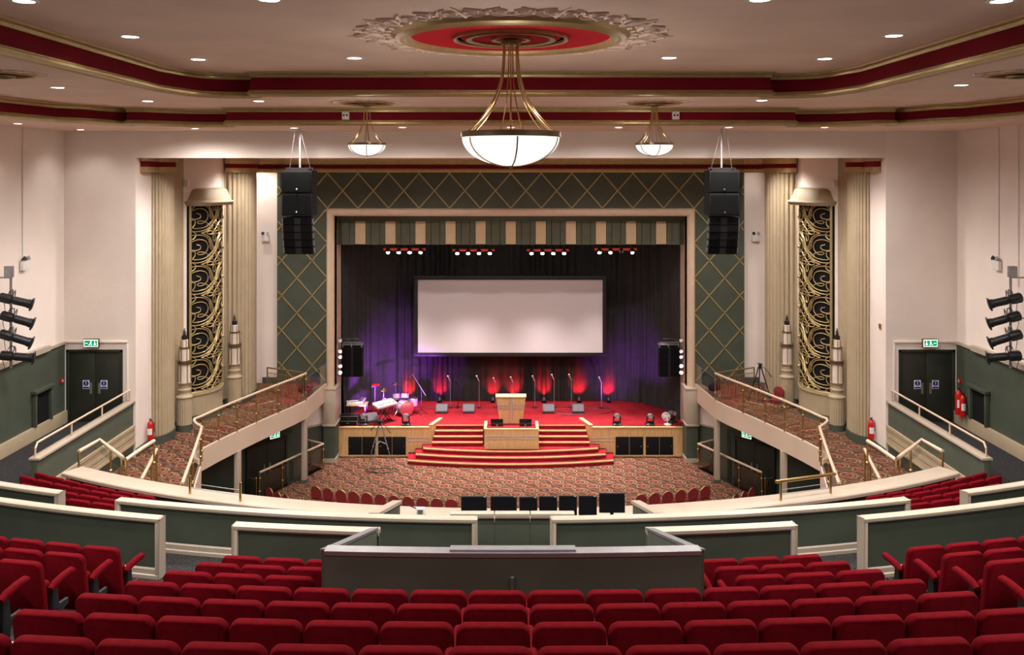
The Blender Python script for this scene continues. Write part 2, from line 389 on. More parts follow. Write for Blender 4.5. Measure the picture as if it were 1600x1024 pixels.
# rounded frame around the stage opening
for_arch = [(-PXO+.17, 1.0), (-PXO+.17, PZO-.17), (PXO-.17, PZO-.17), (PXO-.17, 1.0)]
m = MB(); prof = [(.17*cos(a), .17*sin(a)) for a in [pi*i/8 for i in range(9)]]
def arch(m, path, w, dep):
    n = len(path); vs = []; fs = []; K = 9
    P = [Vector(p) for p in path]
    for i in range(n):
        d1 = (P[i]-P[i-1]).normalized() if i else (P[1]-P[0]).normalized(); d2 = (P[i+1]-P[i]).normalized() if i < n-1 else d1
        mm = (Vector((-d1.y, d1.x))+Vector((-d2.y, d2.x))); mm.normalize(); sc = 1/mm.dot(Vector((-d1.y, d1.x)))
        for j in range(K):
            a = pi*j/(K-1); q = P[i]+mm*(w*cos(a)*sc); vs.append((q.x, PY-dep*sin(a), q.y))
        for off in (-w, w): q = P[i]+mm*off*sc; vs.append((q.x, PY+.5, q.y))
    K += 2
    for i in range(n-1):
        for j in range(K): fs.append([i*K+j, i*K+(j+1) % K, (i+1)*K+(j+1) % K, (i+1)*K+j])
    m.add(vs, fs)
arch(m, [(-PXO+.17, 2.95), (-PXO+.17, PZO-.17), (PXO-.17, PZO-.17), (PXO-.17, 2.95)], .17, .14)
struct(m.build('trim_3', 'railp'))
# short piers below the frame: cream above, green below
for s in (-1, 1):
    x0, x1 = min(s*7.30, s*7.80), max(s*7.30, s*7.80)
    m = MB(); m.box(x0, x1, 37.25, 38.3, 1.55, 3.05); m.box(x0-.03, x1+.03, 37.2, 38.3, 1.5, 1.58); m.box(x0-.02, x1+.02, 37.23, 38.3, 3.0, 3.07)
    p = struct(m.build('wall_stage_pier_'+SIDE[s], 'cream', bevel=.01))
    MB().box(x0+.01, x1-.01, 37.27, 38.3, 0, 1.5).build('lower_panel', 'green', p, smooth=0)
    MB().box(x0-.03, x1+.03, 37.2, 38.3, 0, .16).build('skirting', 'cream', p, smooth=0)
    # upper reveal of the frame inside the opening
    struct(MB().box(min(s*7.42, s*7.5), max(s*7.42, s*7.5), PY+.05, 39.2, 1.2, PZI).build('wall_reveal_'+SIDE[s], 'railp', smooth=0))
# ---- cornice along the top of the proscenium wall
for k, (mt_, pr) in enumerate((('gold', [(0, 12.36), (.16, 12.40), (.24, 12.5), (.26, 12.62), (0, 12.62)]), ('frieze', [(0, 12.22), (.12, 12.22), (.12, 12.37), (0, 12.37)]), ('gold', [(0, 12.06), (.14, 12.06), (.19, 12.12), (.19, 12.18), (.14, 12.23), (0, 12.23)]))):
    m = MB(); m.sweep([(-d, z) for d, z in pr], [(-10.9, 36.6), (-10.2, 37.3), (-9.85, 37.66), (9.85, 37.66), (10.2, 37.3), (10.9, 36.6)])
    if k == 0: root_c = struct(m.build('trim_4', mt_))
    else: m.build('red_band' if k == 1 else 'lower_moulding', mt_, root_c)

# ---- fluted half-round columns with capitals
def fluted(cx, cy, ax, ay, n, z0, z1, s, a0=-1.5, a1=1.5):
    m = MB(); pts = []
    for i in range(n*6+1):
        a = a0+(a1-a0)*i/(n*6); fl = abs(sin(pi*i/6)); k = 1-.085*(1-fl)
        pts.append((s*(cx-ax*k*cos(a)), cy+ay*k*sin(a)))
    pts += [(s*(cx+.1), cy+ay*sin(a1)), (s*(cx+.1), cy+ay*sin(a0))]
    return m.prism(pts, z0, z1)
def ell(cx, cy, ax, ay, z0, z1, s, n=20):
    return MB().prism([(s*(cx-ax*cos(-1.57+3.14*i/n)), cy+ay*sin(-1.57+3.14*i/n)) for i in range(n+1)], z0, z1)
for s in (-1, 1):
    for k, (cx, cy, ax, ay, where) in enumerate(((11.74, 29.95, .42, .76, 'beside the exit doors'), (10.88, 35.45, .74, 1.28, 'beside the lattice wall'))):
        c = thing('fluted_column', (s*(cx-.3), cy, ZWING), 'tall stone-coloured fluted half-round column %s on the %s' % (where, SIDE[s]), 'column')
        fluted(cx, cy, ax, ay, 13, ZWING+.26, 12.1, s).build('shaft', 'column', c, smooth=50)
        ell(cx, cy, ax+.04, ay+.04, ZWING, ZWING+.27, s).build('plinth', 'green', c)
        e = ell(cx, cy, ax+.12, ay+.10, 12.40, 12.62, s); e.v += []; cp = e.build('capital', 'gold', c, bevel=.04)
        ell(cx, cy, ax+.04, ay+.04, 12.22, 12.41, s).build('capital_band', 'frieze', cp)
        ell(cx, cy, ax+.07, ay+.07, 12.06, 12.23, s).build('capital_ring', 'gold', cp, bevel=.03)
    # convex base below the grille
    N = 60; rb = [(s*(11.71-.11*i/N-.03*abs(sin(pi*i/N*9))), 30.78+.97*i/N) for i in range(N+1)]
    fp = thing('reeded_pilaster', (s*11.66, 31.1, ZWING), 'flat reeded stone-coloured wall pilaster behind the outer lantern, %s' % SIDE[s], 'pilaster')
    MB().prism(rb+[(s*11.72, 31.75), (s*11.75, 30.78)], ZWING+.24, 12.62).build('shaft', 'column', fp, smooth=40); MB().prism([(s*11.55, 30.78), (s*11.53, 31.75), (s*11.72, 31.75), (s*11.75, 30.78)], ZWING, ZWING+.24).build('plinth', 'green', fp)
    b = thing('grille_pedestal', (*bay(s, .5), ZWING), 'curved ribbed stone-coloured base wall under the scrolled grille on the %s' % SIDE[s], 'wall base')
    N = 96; outer = [bay(s, i/N, .10-.02*(1-abs(sin(pi*i/N*24)))) for i in range(N+1)]
    m = MB(); m.prism(outer + [bay(s, 1, .0), bay(s, .5, .0), bay(s, 0, .0)], ZWING+.24, 4.10); m.build('ribbed_face', 'column', b, smooth=50)
    pr = [bay(s, i/20, .15) for i in range(21)] + [bay(s, 1-i/20, 0) for i in range(21)]
    MB().prism(pr, 4.10, 4.16).build('ledge', 'column', b); MB().prism(pr, ZWING, ZWING+.24).build('plinth', 'green', b)
# short pier capitals (gold, red, gold) where the first column meets the pier
for s in (-1, 1):
    X = lambda a, b: (min(s*a, s*b), max(s*a, s*b))
    o = struct(MB().box(*X(11.45, 11.8), 28.3, 29.6, 12.40, 12.62).build('trim_pier_'+SIDE[s], 'gold', bevel=.04))
    MB().box(*X(11.50, 11.8), 28.35, 29.6, 12.22, 12.41).build('red_band', 'frieze', o); MB().box(*X(11.47, 11.8), 28.32, 29.6, 12.06, 12.23).build('lower_moulding', 'gold', o, bevel=.03)

# ---- scrolled grilles
def grille(s):
    g = thing('scroll_grille', (*bay(s, .5, .05), 4.16), 'tall curved black-backed grille of gold scrollwork, %s side' % SIDE[s], 'grille')
    z0, z1 = 4.16, 10.86
    bk = [bay(s, i/24, .03) for i in range(25)] + [bay(s, 1-i/24, -.02) for i in range(25)]
    MB().prism(bk, z0, z1).build('backing', 'black', g, smooth=30)
    ft = .07                                   # frame margin in t
    m = MB()
    for t in (ft*.45, 1-ft*.45): m.tube([(*bay(s, t, .06), z0), (*bay(s, t, .06), z1)], .045, 8)
    m.tube([(*bay(s, i/20, .07), z0+.03) for i in range(21)], .04, 8)
    m.build('frame', 'gold', g)
    m = MB(); W = 2.05; nt = 6; th = (z1-z0)/nt; TR = Matrix.Identity(4)
    def put(pts):                               # pts in metres: u from the left edge 0..W, v downward from the tile top
        run = []
        for u, v in pts + [(99, 0)]:
            if .07 < u < W-.07 and z0 < v < z1: run.append((*bay(s, u/W, .075), v))
            else:
                if len(run) > 2: m.tube(run, .020, 5)
                run = []
    def crv(P, k=5):                            # smooth curve through points
        o = []
        for i in range(len(P)-1):
            p0, p1, p2, p3 = P[max(0, i-1)], P[i], P[i+1], P[min(len(P)-1, i+2)]
            for j in range(k):
                q = j/k; o.append(tuple(.5*(2*p1[c]+(p2[c]-p0[c])*q+(2*p0[c]-5*p1[c]+4*p2[c]-p3[c])*q*q+(3*p1[c]-p0[c]-3*p2[c]+p3[c])*q**3) for c in (0, 1)))
        return o+[P[-1]]
    LINES = [[(45, 100), (70, 115), (65, 145), (30, 155), (10, 135), (5, 95), (25, 65), (65, 53), (105, 70), (125, 110), (120, 155), (95, 190), (65, 198), (50, 185), (60, 173), (85, 175), (105, 185), (140, 215), (180, 265), (215, 310)],
        [(5, -40), (35, -15), (40, 15), (25, 45), (8, 50), (2, 30), (20, 10), (70, 10), (115, 35), (142, 85), (144, 135), (180, 185), (225, 235), (255, 270)],
        [(75, -8), (115, 15), (150, 55), (165, 100), (172, 130), (205, 175), (255, 222)],
        [(75, -8), (110, -22), (150, -52), (175, -80)],
        [(5, 185), (15, 163), (35, 167), (35, 205), (23, 240), (70, 243), (120, 225), (160, 185), (195, 130), (218, 85), (232, 40)],
        [(5, 265), (45, 275), (95, 265), (145, 230), (180, 185), (212, 130), (236, 75)]]
    ku, kv = W/370, th/300
    for i in range(-1, nt+1):
        zt_ = z1+.10-i*th
        for mr in (0, 1):
            for Ln in LINES: put([(W-u*ku if mr else u*ku, zt_-v*kv) for u, v in crv(Ln)])
            put([((W-1 if mr else 0)+(1-2*mr)*0+((145+28*cos(2*pi*q/14))*ku if not mr else 1-(145+28*cos(2*pi*q/14))*ku), zt_-(-10+17*sin(2*pi*q/14))*kv) for q in range(15)])
        put([((185+13*cos(2*pi*q/16))*ku, zt_-(40+38*sin(2*pi*q/16))*kv) for q in range(17)])
    m.build('scrollwork', 'gold', g, smooth=60)
    m = MB()
    for i in range(nt): m.sphere((*bay(s, .95, .09), z1-(i+.42)*th), .07, 10, 6)
    m.build('rosettes', 'gold', g)
    # hood on top
    cx, cy = bay(s, .5, -.25); h = MB(); d = Vector((s*(10.93-11.50), 1.92)).normalized(); ang = atan2(d.y, d.x)
    rings = ((10.86, 1.02, .62), (10.98, 1.10, .70), (11.02, 1.08, .68), (11.06, .98, .60), (11.40, .86, .50), (11.46, .80, .44), (11.50, .66, .36)); n = 40; vs = []; fs = []
    for z, a, b_ in rings:
        for j in range(n):
            q = 2*pi*j/n; ca, sa = cos(q), sin(q); e = 2/3.2
            x = a*abs(ca)**e*(1 if ca > 0 else -1); y = b_*abs(sa)**e*(1 if sa > 0 else -1)
            vs.append((cx+x*cos(ang)-y*sin(ang), cy+x*sin(ang)+y*cos(ang), z))
    for i in range(len(rings)-1): fs += [[i*n+j, i*n+(j+1) % n, (i+1)*n+(j+1) % n, (i+1)*n+j] for j in range(n)]
    fs += [list(range(n)), [(len(rings)-1)*n+j for j in range(n)]]
    hd = thing('grille_hood', (cx, cy, 10.86), 'gold-painted lamp-shade shaped hood capping the scrolled grille on the %s' % SIDE[s], 'hood')
    h.add(vs, fs).build('shade', 'column', hd, smooth=30)
    h2 = MB(); h2.lathe([(.22, 0), (.24, .05), (.10, .07), (.10, .10), (.02, .12)], (cx, cy, 11.5), 14); h2.build('finial', 'gold', hd)
for s in (-1, 1): grille(s)

# ---- lantern pedestals
def lantern(s, x, y, where):
    L = thing('lantern_pedestal', (s*x, y, ZWING), 'fluted pedestal with tall stepped frosted lantern, %s' % where, 'lamp')
    c = (s*x, y, ZWING); n = 96
    m = MB(); pr = []
    ring = [((.255-.018*(1-abs(sin(pi*j/n*20))))*cos(2*pi*j/n)+s*x, (.255-.018*(1-abs(sin(pi*j/n*20))))*sin(2*pi*j/n)+y) for j in range(n)]
    m.prism(ring, ZWING+.22, ZWING+1.12); m.build('shaft', 'column', L, smooth=50)
    MB().lathe([(.27, 0), (.27, .22)], c, 28).build('plinth', 'green', L)
    MB().lathe([(.25, 1.12), (.28, 1.14), (.28, 1.18), (.22, 1.22), (.19, 1.26), (.19, 1.34), (.22, 1.38), (.22, 1.42), (.17, 1.46), (.17, 1.56), (.21, 1.60), (.23, 1.66)], c, 28).build('neck', 'column', L, smooth=40)
    gl = MB().lathe([(.20, 1.66), (.20, 2.34), (.165, 2.36), (.165, 2.82), (.12, 2.84), (.12, 3.12), (.10, 3.13)], c, 28).build('lantern_glass', 'lantern', L, smooth=40)
    m = MB()
    for k in range(6):
        a = 2*pi*k/6+.3
        m.tube([(c[0]+.215*cos(a), c[1]+.215*sin(a), c[2]+1.66), (c[0]+.215*cos(a), c[1]+.215*sin(a), c[2]+2.34)], .013, 5)
        m.tube([(c[0]+.175*cos(a), c[1]+.175*sin(a), c[2]+2.34), (c[0]+.175*cos(a), c[1]+.175*sin(a), c[2]+2.84)], .012, 5)
        m.tube([(c[0]+.13*cos(a), c[1]+.13*sin(a), c[2]+2.84), (c[0]+.13*cos(a), c[1]+.13*sin(a), c[2]+3.12)], .010, 5)
    for z, r in ((2.30, .25), (2.38, .25), (2.84, .19)):
        m.lathe([(r-.04, z), (r, z), (r, z+.04), (r-.04, z+.04)], c, 24)
    m.build('lantern_cage', 'bronze', gl)
    MB().lathe([(.10, 3.12), (.10, 3.26), (.04, 3.28), (.07, 3.30), (.04, 3.33), (.06, 3.36), (.035, 3.39), (.05, 3.42), (.02, 3.46), (.015, 3.52)], c, 16).build('finial', 'blackm', L)
for s in (-1, 1):
    lantern(s, 11.27, 30.95, 'outer side of the %s scrolled grille' % SIDE[s])
    lantern(s, 10.48, 34.0, 'stage side of the %s scrolled grille' % SIDE[s])
# ================================================================ FLOORS, BALCONY, WINGS, STAGE
# stalls floor with a sunken exit well on each side
def well(s): return [(s*9.25, 33.0), (s*7.64, 36.5), (s*8.6, 37.25), (s*11.3, 33.9), (s*11.3, 33.0)]
m = MB(); m.slab([(-13.5, 18), (13.5, 18), (13.5, 38.1), (-13.5, 38.1)], [well(-1), well(1)], 0)
struct(m.build('floor_stalls', 'carpet', smooth=0))
for s in (-1, 1):
    m = MB(); m.prism(well(s), -.75, -.7); w_ = well(s)
    m.sweep([(0, -.75), (0, -.001)], w_, closed=True, pclosed=False)
    struct(m.build('floor_well_'+SIDE[s], 'dcarpet', smooth=0))
    # wall under the wing, with the oblique part that holds the exit doors
    path = [(s*13.0, 26.0), (s*12.2, 31.6), (s*11.6, 33.3), (s*8.3, 37.15), (s*7.75, 37.6)]
    m = MB(); m.sweep([(0, -.75), (-s*.15, -.75), (-s*.15, 2.56), (0, 2.56)], path)
    w2 = struct(m.build('wall_under_wing_'+SIDE[s], 'green', smooth=0))
    m = MB(); m.sweep([(0, 1.55), (s*.012, 1.55), (s*.012, 2.56), (0, 2.56)], [(s*8.45, 36.97), (s*8.3, 37.15), (s*7.75, 37.6)])
    m.build('upper_panel', 'wall', w2, smooth=0)
    m = MB(); m.sweep([(0, 1.50), (s*.05, 1.50), (s*.05, 1.57), (0, 1.57)], [(s*8.45, 36.97), (s*8.3, 37.15), (s*7.75, 37.6)])
    m.build('dado_moulding', 'cream', w2, smooth=0)
# ---- balcony tiers
TIER = [(-3 + k, 31.9 - .9*(-3+k)) for k in range(9)]      # k, seat radius: k = 5 is the front row of the rear block
def zt(k): return 8.0 - .31*k
m = MB()
def tier(Ro, Ri, z, zb=2.4, xmax=13.9):
    n = 40; a = asin(min(.999, xmax/Ri)); b = asin(min(.999, xmax/Ro))
    o = [(Ro*sin(b*t), CY-Ro*cos(b*t)) for t in [-1+2*i/n for i in range(n+1)]]
    i_ = [(Ri*sin(a*t), CY-Ri*cos(a*t)) for t in [1-2*i/n for i in range(n+1)]]
    m.prism(o+i_, zb, z)
for k in range(-4, 6): tier(31.9-.9*k+.02, 31.9-.9*k-.88, zt(k), 5.0)
tier(42, 31.9+.9*4+.02, zt(-4)+.31, 5.0)
tier(26.52, 24.62, 6.14, 4.8); tier(24.62, 24.1, 5.52, 4.6)
FT = ((23.6, 5.37), (22.7, 5.06), (21.8, 4.75), (20.95, 4.44))
tier(24.1, 22.76, 5.37, 4.2); tier(22.76, 21.86, 5.06, 4.0); tier(21.86, 20.97, 4.75, 3.8); tier(20.97, 20.42, 4.44, 2.4)
struct(m.build('floor_balcony', 'dcarpet', smooth=0))
m = MB()
for k in range(-2, 6):                          # white step edges in the two aisles
    R = 31.9-.9*k-.88
    for s in (-1, 1):
        a, b = sorted((s*3.62, s*4.72)); pts = arc(R, a, b, 6)
        m.sweep([(.0, zt(k)+.001), (0, zt(k)+.014), (-.07, zt(k)+.014), (-.07, zt(k)+.001)], pts)
for s in (-1, 1):
    a, b = sorted((s*9.95, s*13.4)); m.sweep([(0, 4.441), (0, 4.46), (-.07, 4.46), (-.07, 4.441)], arc(20.43, a, b, 8))
struct(m.build('trim_5', 'nos', smooth=0))
# ---- balcony front: dark inner face, cream ledge, cream outer face
a_ = 9.85
m = MB(); m.sweep([(0, 2.5), (0, 5.20), (-.36, 5.20), (-.36, 2.5)], arc(20.08, -a_, a_, 48))
bf = struct(m.build('wall_balcony_front', 'fascia', smooth=30))
m = MB(); m.sweep([(0, 4.2), (0, 5.20), (-.02, 5.20), (-.02, 4.2)], arc(20.45, -a_, a_, 48)); m.build('inner_carpet_lining', 'dcarpet', bf, smooth=30)
m = MB(); m.sweep([(.04, 5.20), (.04, 5.26), (.0, 5.28), (-.50, 5.28), (-.52, 5.26), (-.52, 5.20)], arc(20.0, -a_, a_, 48)); m.build('ledge', 'cream', bf, smooth=30)

# ---- half-height partitions on the balcony
def partition(label, R, x0, x1, z0, z1, ends, base=True, n=14):
    pts = arc(R, x0, x1, n); mid = pts[n//2]
    t = thing('partition', (mid[0], mid[1], z0), label, 'partition')
    m = MB(); m.sweep([(-.04, z0-.9), (-.04, z1-.05), (.04, z1-.05), (.04, z0-.9)], pts); m.build('panel', 'green', t, smooth=20)
    m = MB(); m.sweep([(-.07, z1-.07), (-.08, z1-.05), (-.08, z1-.012), (-.06, z1), (.06, z1), (.08, z1-.012), (.08, z1-.05), (.07, z1-.07)], pts); m.build('capping', 'cream', t, smooth=20)
    for e, (p, q) in (('a', (pts[0], pts[1])), ('b', (pts[-1], pts[-2]))):
        if e in ends:
            d = (Vector(q)-Vector(p)).normalized(); a = Vector(p)-d*.02; b = Vector(p)+d*.055
            MB().sweep([(-.075, z0-.9), (-.075, z1-.01), (.075, z1-.01), (.075, z0-.9)], [a, b]).build('end_post', 'cream', t, bevel=.012)
    if base:
        MB().sweep([(-.08, z0), (-.08, z0+.05), (-.06, z0+.06), (-.06, z0+.13), (-.042, z0+.15), (-.042, z0)], pts).build('baseboard', 'cream', t, smooth=20)
    return t
ZF = 6.14
partition('long green partition with cream capping, left of the gap before the mixing desk', 24.65, -6.17, -.52, ZF, 6.88, 'ab', n=24)
partition('long green partition with cream capping, right of the gap before the mixing desk', 24.65, .62, 6.24, ZF, 6.88, 'ab', n=24)
partition('short green partition joining the left side of the sunken booth, cream capped', 26.45, -3.62, -1.70, ZF, 7.40, 'a', False)
partition('short green partition joining the right side of the sunken booth, cream capped', 26.45, 1.76, 3.72, ZF, 7.40, 'b', False)
partition('green partition before the left side seating block, cream post at aisle end', 25.5, -10.5, -5.08, ZF, 7.02, 'b', n=20)
partition('green partition before the right side seating block, cream post at aisle end', 25.5, 5.10, 10.5, ZF, 7.02, 'a', n=20)
partition('far left green partition behind the lower seats, partly cut by the picture edge', 24.65, -11.0, -7.26, ZF-.1, 6.88, 'b')
partition('far right green partition behind the lower seats, partly cut by the picture edge', 24.65, 7.33, 11.0, ZF-.1, 6.88, 'a')
# the inner panel of the mixing position, in three boards
t = thing('desk_screen', (.03, 14.1, 5.52), 'three-board green screen with cream top seen through the central gap', 'partition')
for a, b in ((-.95, -.26), (-.25, .30), (.31, 1.0)):
    MB().box(a, b, 14.06, 14.12, 5.52, 6.62).build('board', 'green', t, bevel=.004)
    MB().box(a, b, 14.02, 14.16, 6.60, 6.68).build('capping', 'cream', t, bevel=.012)
MB().box(-.95, 1.0, 14.04, 14.06, 5.52, 6.0).build('baseboard', 'cream', t)
# side walls of the mixing position
for s, xa, xb in ((-1, -2.2, -2.42), (1, 2.42, 2.62)):
    t = thing('desk_side_wall', (xa, 16.6, 5.0), 'low cream-capped wall on the %s of the mixing desk, running to the balcony ledge' % SIDE[s], 'partition')
    m = MB(); w_ = .05
    for wd, zo, zh, nm, mt_ in ((.05, -1.2, -.05, 'panel', 'green'), (.09, -.06, 0, 'capping', 'cream')):
        m = MB(); vs = []
        for (x, y, z) in ((xa, 17.4, 5.66), (xb, 15.8, 6.02)):
            for dx in (-wd, wd):
                for dz in (zo, zh): vs.append((x+dx, y, z+dz))
        m.add(vs, [[0, 1, 3, 2], [4, 5, 7, 6], [0, 1, 5, 4], [2, 3, 7, 6], [1, 3, 7, 5], [0, 2, 6, 4]]); m.build(nm, mt_, t)
# ---- sunken booth in the middle of the rear block
t = thing('sunken_booth', (0, 10, ZF), 'large plain green booth wall with grey top edge in the middle of the seats', 'booth')
pts = arc(29.55, -1.76, 1.80, 12)
MB().sweep([(-.04, 6.3), (-.04, 8.42), (.04, 8.42), (.04, 6.3)], pts).build('rear_panel', 'booth', t, smooth=20)
m = MB(); m.sweep([(-.05, 8.40), (-.05, 8.44), (.09, 8.44), (.09, 8.40)], pts); m.sweep([(-.02, 8.43), (-.02, 8.46), (.085, 8.46), (.085, 8.43)], pts[4:9]); m.build('rear_capping', 'steel', t, smooth=20)
MB().box(.0, .03, 8.375, 8.43, 7.9, 8.22).build('conduit', 'booth', t)
for s, x in ((-1, -1.76), (1, 1.80)):
    for wd, a, b, nm, mt_ in ((.035, -2.2, -.02, 'side_panel', 'booth'), (.05, -.03, .0, 'side_capping', 'steel')):
        vs = []
        for (y, z) in ((8.5, 8.44), (11.6, 7.42)):
            for dx in (-wd, wd):
                for dz in (a, b): vs.append((x+dx, y, z+dz))
        MB().add(vs, [[0, 1, 3, 2], [4, 5, 7, 6], [0, 1, 5, 4], [2, 3, 7, 6], [1, 3, 7, 5], [0, 2, 6, 4]]).build(nm, mt_, t)

# ---- wings: patterned floor, cream fascia, rails
EDGE = [(7.72, 37.9), (7.95, 34.8), (8.2, 33.95), (8.55, 33.0), (9.0, 31.7), (9.35, 30.6), (9.65, 29.6), (9.9, 28.6)]
EDGE2 = [(9.92, 28.2), (9.8, 27.85), (9.55, 27.6), (9.35, 27.0), (8.8, 24.8), (8.2, 22.4), (7.95, 21.2)]
def rail(label, pts, zb, zr, posts, glass=True, zg0=.12, r=.045, mt_='railp', pm='brass', group=None, name='guard_rail', clamps=True):
    # pts: plan (x, y) points; zb, zr heights of the foot and the rail; posts: indices carrying a post
    Z = lambda q, i: q[i] if isinstance(q, (list, tuple)) else q
    t = thing(name, (*pts[len(pts)//2], Z(zb, len(pts)//2)), label, 'railing', group)
    MB().tube([(p[0], p[1], Z(zr, i)) for i, p in enumerate(pts)], r, 10).build('top_rail', mt_, t, smooth=50)
    for i in posts:
        m = MB(); m.tube([(*pts[i], Z(zb, i)), (*pts[i], Z(zr, i))], .024, 8)
        if clamps:
            for f in (.3, .78): m.sphere((*pts[i], Z(zb, i)+(Z(zr, i)-Z(zb, i))*f), .05, 8, 6)
        m.build('post', pm, t, smooth=50)
    if glass:
        for a, b in zip(posts[:-1], posts[1:]):
            run = pts[a:b+1]; P0 = [Vector(p) for p in run]
            P0[0] = P0[0].lerp(P0[1], .05); P0[-1] = P0[-1].lerp(P0[-2], .05)
            m = MB(); vs = []; fs = []
            for j, p in enumerate(P0):
                z_a, z_b = Z(zb, a+j)+zg0, Z(zr, a+j)-.12
                vs += [(p.x, p.y, z_a), (p.x, p.y, z_b)]
            for j in range(len(P0)-1): fs.append([2*j, 2*j+1, 2*j+3, 2*j+2])
            m.add(vs, fs); m.build('glass_panel', 'glass', t, smooth=50)
    return t
for s in (-1, 1):
    nm = SIDE[s]; f = lambda P: [(s*x, y) for x, y in P]
    poly = f(EDGE+EDGE2+[(11.9, 21.2), (11.9, 29), (11.95, 31.7), (11.4, 34), (11.0, 38.1), (7.72, 38.1)])
    struct(MB().prism(poly, 2.62, ZWING).build('floor_wing_'+nm, 'carpet', smooth=0))
    m = MB(); m.sweep([(-s*.02, 2.50), (-s*.02, ZWING+.04), (s*.08, ZWING+.04), (s*.08, 2.50)], f(EDGE+EDGE2))
    struct(m.build('trim_fascia_'+nm, 'fascia', smooth=30))
    struct(MB().prism(poly, 2.52, 2.61).build('ceiling_under_wing_'+nm, 'fascia', smooth=0))
    # curved rail along the edge
    E = EDGE[1:]
    rail('curved pale handrail with brass posts and glass along the %s side gallery' % nm, f(E), ZWING+.04, 4.25, [0, 2, 3, 4, 5, 6])
    # clear glass from the gallery corner to the stage frame
    g = thing('glass_screen', (s*7.85, 36.3, ZWING), 'low clear glass screen beside the stage frame, %s gallery' % nm, 'glass screen')
    MB().add([(s*7.95, 34.9, ZWING+.04), (s*7.95, 34.9, 4.05), (s*7.74, 37.6, 4.05), (s*7.74, 37.6, ZWING+.04)], [[0, 1, 2, 3]]).build('glass_panel', 'glass', g)
    MB().tube([(s*7.95, 34.9, 4.05), (s*7.74, 37.6, 4.05)], .008, 5).build('top_edge', 'steel', g)
    # baluster gate across the gallery
    b = thing('baluster_screen', (s*8.85, 35.3, ZWING), 'brass baluster screen across the %s gallery in front of the lattice wall' % nm, 'railing')
    A = Vector((s*7.98, 34.86, 0)); B = Vector((s*9.74, 35.85, 0))
    MB().tube([(*A.xy, 4.25), (*B.xy, 4.25)], .03, 8).build('top_rail', 'brass', b)
    MB().tube([(*A.lerp(B, .1).xy, 4.05), (*B.xy, 4.05)], .015, 6).build('middle_rail', 'brass', b)
    MB().tube([(*A.xy, 3.3), (*B.xy, 3.3)], .018, 6).build('bottom_rail', 'brass', b)
    for tt in (.5, 1): p = A.lerp(B, tt); MB().tube([(*p.xy, ZWING), (*p.xy, 4.25)], .03, 8).build('post', 'brass', b)
    for i in range(1, 16):
        if i != 8: p = A.lerp(B, i/16); MB().tube([(*p.xy, 3.3), (*p.xy, 4.05)], .011, 6).build('baluster', 'brass', b)
    # returned end of the gallery rail and the handrail toward the viewer
    R2 = [(9.9, 28.6), (10.0, 28.35), (9.93, 28.1), (9.75, 27.85), (9.5, 27.55), (9.35, 27.0), (8.8, 24.8), (8.25, 22.5)]
    rail('pale handrail with a looped end and glass, inner side of the %s gallery stair' % nm, f(R2), ZWING, [4.25]*3+[4.22]*5, [0, 4, 5, 6, 7], group=None)
    rail('straight pale handrail in the middle of the %s gallery stair' % nm, f([(10.0, 25.3), (9.75, 24.3), (9.4, 22.8)]), ZWING, 4.22, [0, 1, 2], glass=False, clamps=False)
    Z5 = [(10.05, 20.85), (9.95, 21.7), (9.4, 21.05), (8.9, 20.5), (8.72, 20.3), (8.66, 21.1), (8.6, 21.6)]
    rail('zigzag pale rail with brass posts and glass behind the %s end of the ledge' % nm, f(Z5), ZWING, [5.54, 5.56, 5.55, 5.53, 5.52, 5.55, 5.56], [0, 2, 3, 4, 6], zg0=2.1)
    # corridor to the exit doors, and its low wall
    struct(MB().box(min(s*11.95, s*13.96), max(s*11.95, s*13.96), 21.0, YW+.25, 3.7, ZLAND).build('floor_corridor_'+nm, 'dcarpet', smooth=0))
    X = lambda a, b: (min(s*a, s*b), max(s*a, s*b))
    lw = thing('corridor_wall', (s*11.85, 25, ZWING), 'low green wall with cream capping between %s corridor and gallery' % nm, 'low wall')
    MB().box(*X(11.78, 11.95), 22.3, 27.98, ZWING, 4.88).build('panel', 'green', lw, bevel=.02)
    MB().box(*X(11.72, 12.0), 22.28, 27.98, 4.86, 4.93).build('capping', 'cream', lw, bevel=.015)
    m = MB()
    for z0, z1, d in ((3.58, 3.66, .06), (3.68, 3.80, .03), (3.82, 3.94, .045), (3.96, 4.06, .03), (4.08, 4.16, .06)): m.box(*X(11.78-d, 11.8), 22.2, 27.98, z0, z1)
    m.build('moulded_band', 'column', lw)
    rail('slim pale handrail on top of the low %s corridor wall' % nm, f([(11.86, 22.35), (11.86, 22.45), (11.86, 24.2), (11.86, 26.0), (11.86, 27.9)]), [4.93]*5, [5.15, 5.27, 5.27, 5.27, 5.27], [0, 2, 3, 4], glass=False, r=.028, pm='railp', clamps=False)
    # columns below the gallery
    for (x, y) in ((8.02, 34.85), (9.35, 30.7)):
        c = thing('gallery_post', (s*x, y, 0), 'slim cream square post under the %s gallery %s' % (nm, 'corner beside the stage' if y > 33 else 'nearer the balcony'), 'post')
        MB().box(s*x-.1, s*x+.1, y-.1, y+.1, .12, 2.52).build('shaft', 'cream', c, bevel=.01); MB().box(s*x-.11, s*x+.11, y-.11, y+.11, 0, .12).build('foot', 'green', c)
    # glass rail round the exit well
    rail('low glass rail with pale top rail around the %s exit well by the stage' % nm, f([(9.25, 33.0), (8.71, 34.17), (8.18, 35.33), (7.64, 36.5), (8.2, 36.9), (8.9, 37.3)]), 0, [1.0]*6, [0, 1, 2, 3, 4, 5])
    rail('sloping handrail down into the %s exit well' % nm, f([(9.4, 33.1), (9.7, 33.9), (10.1, 34.6)]), [0, -.5, -.7], [.75, .45, .25], [0, 1, 2], glass=False, r=.03, clamps=False)
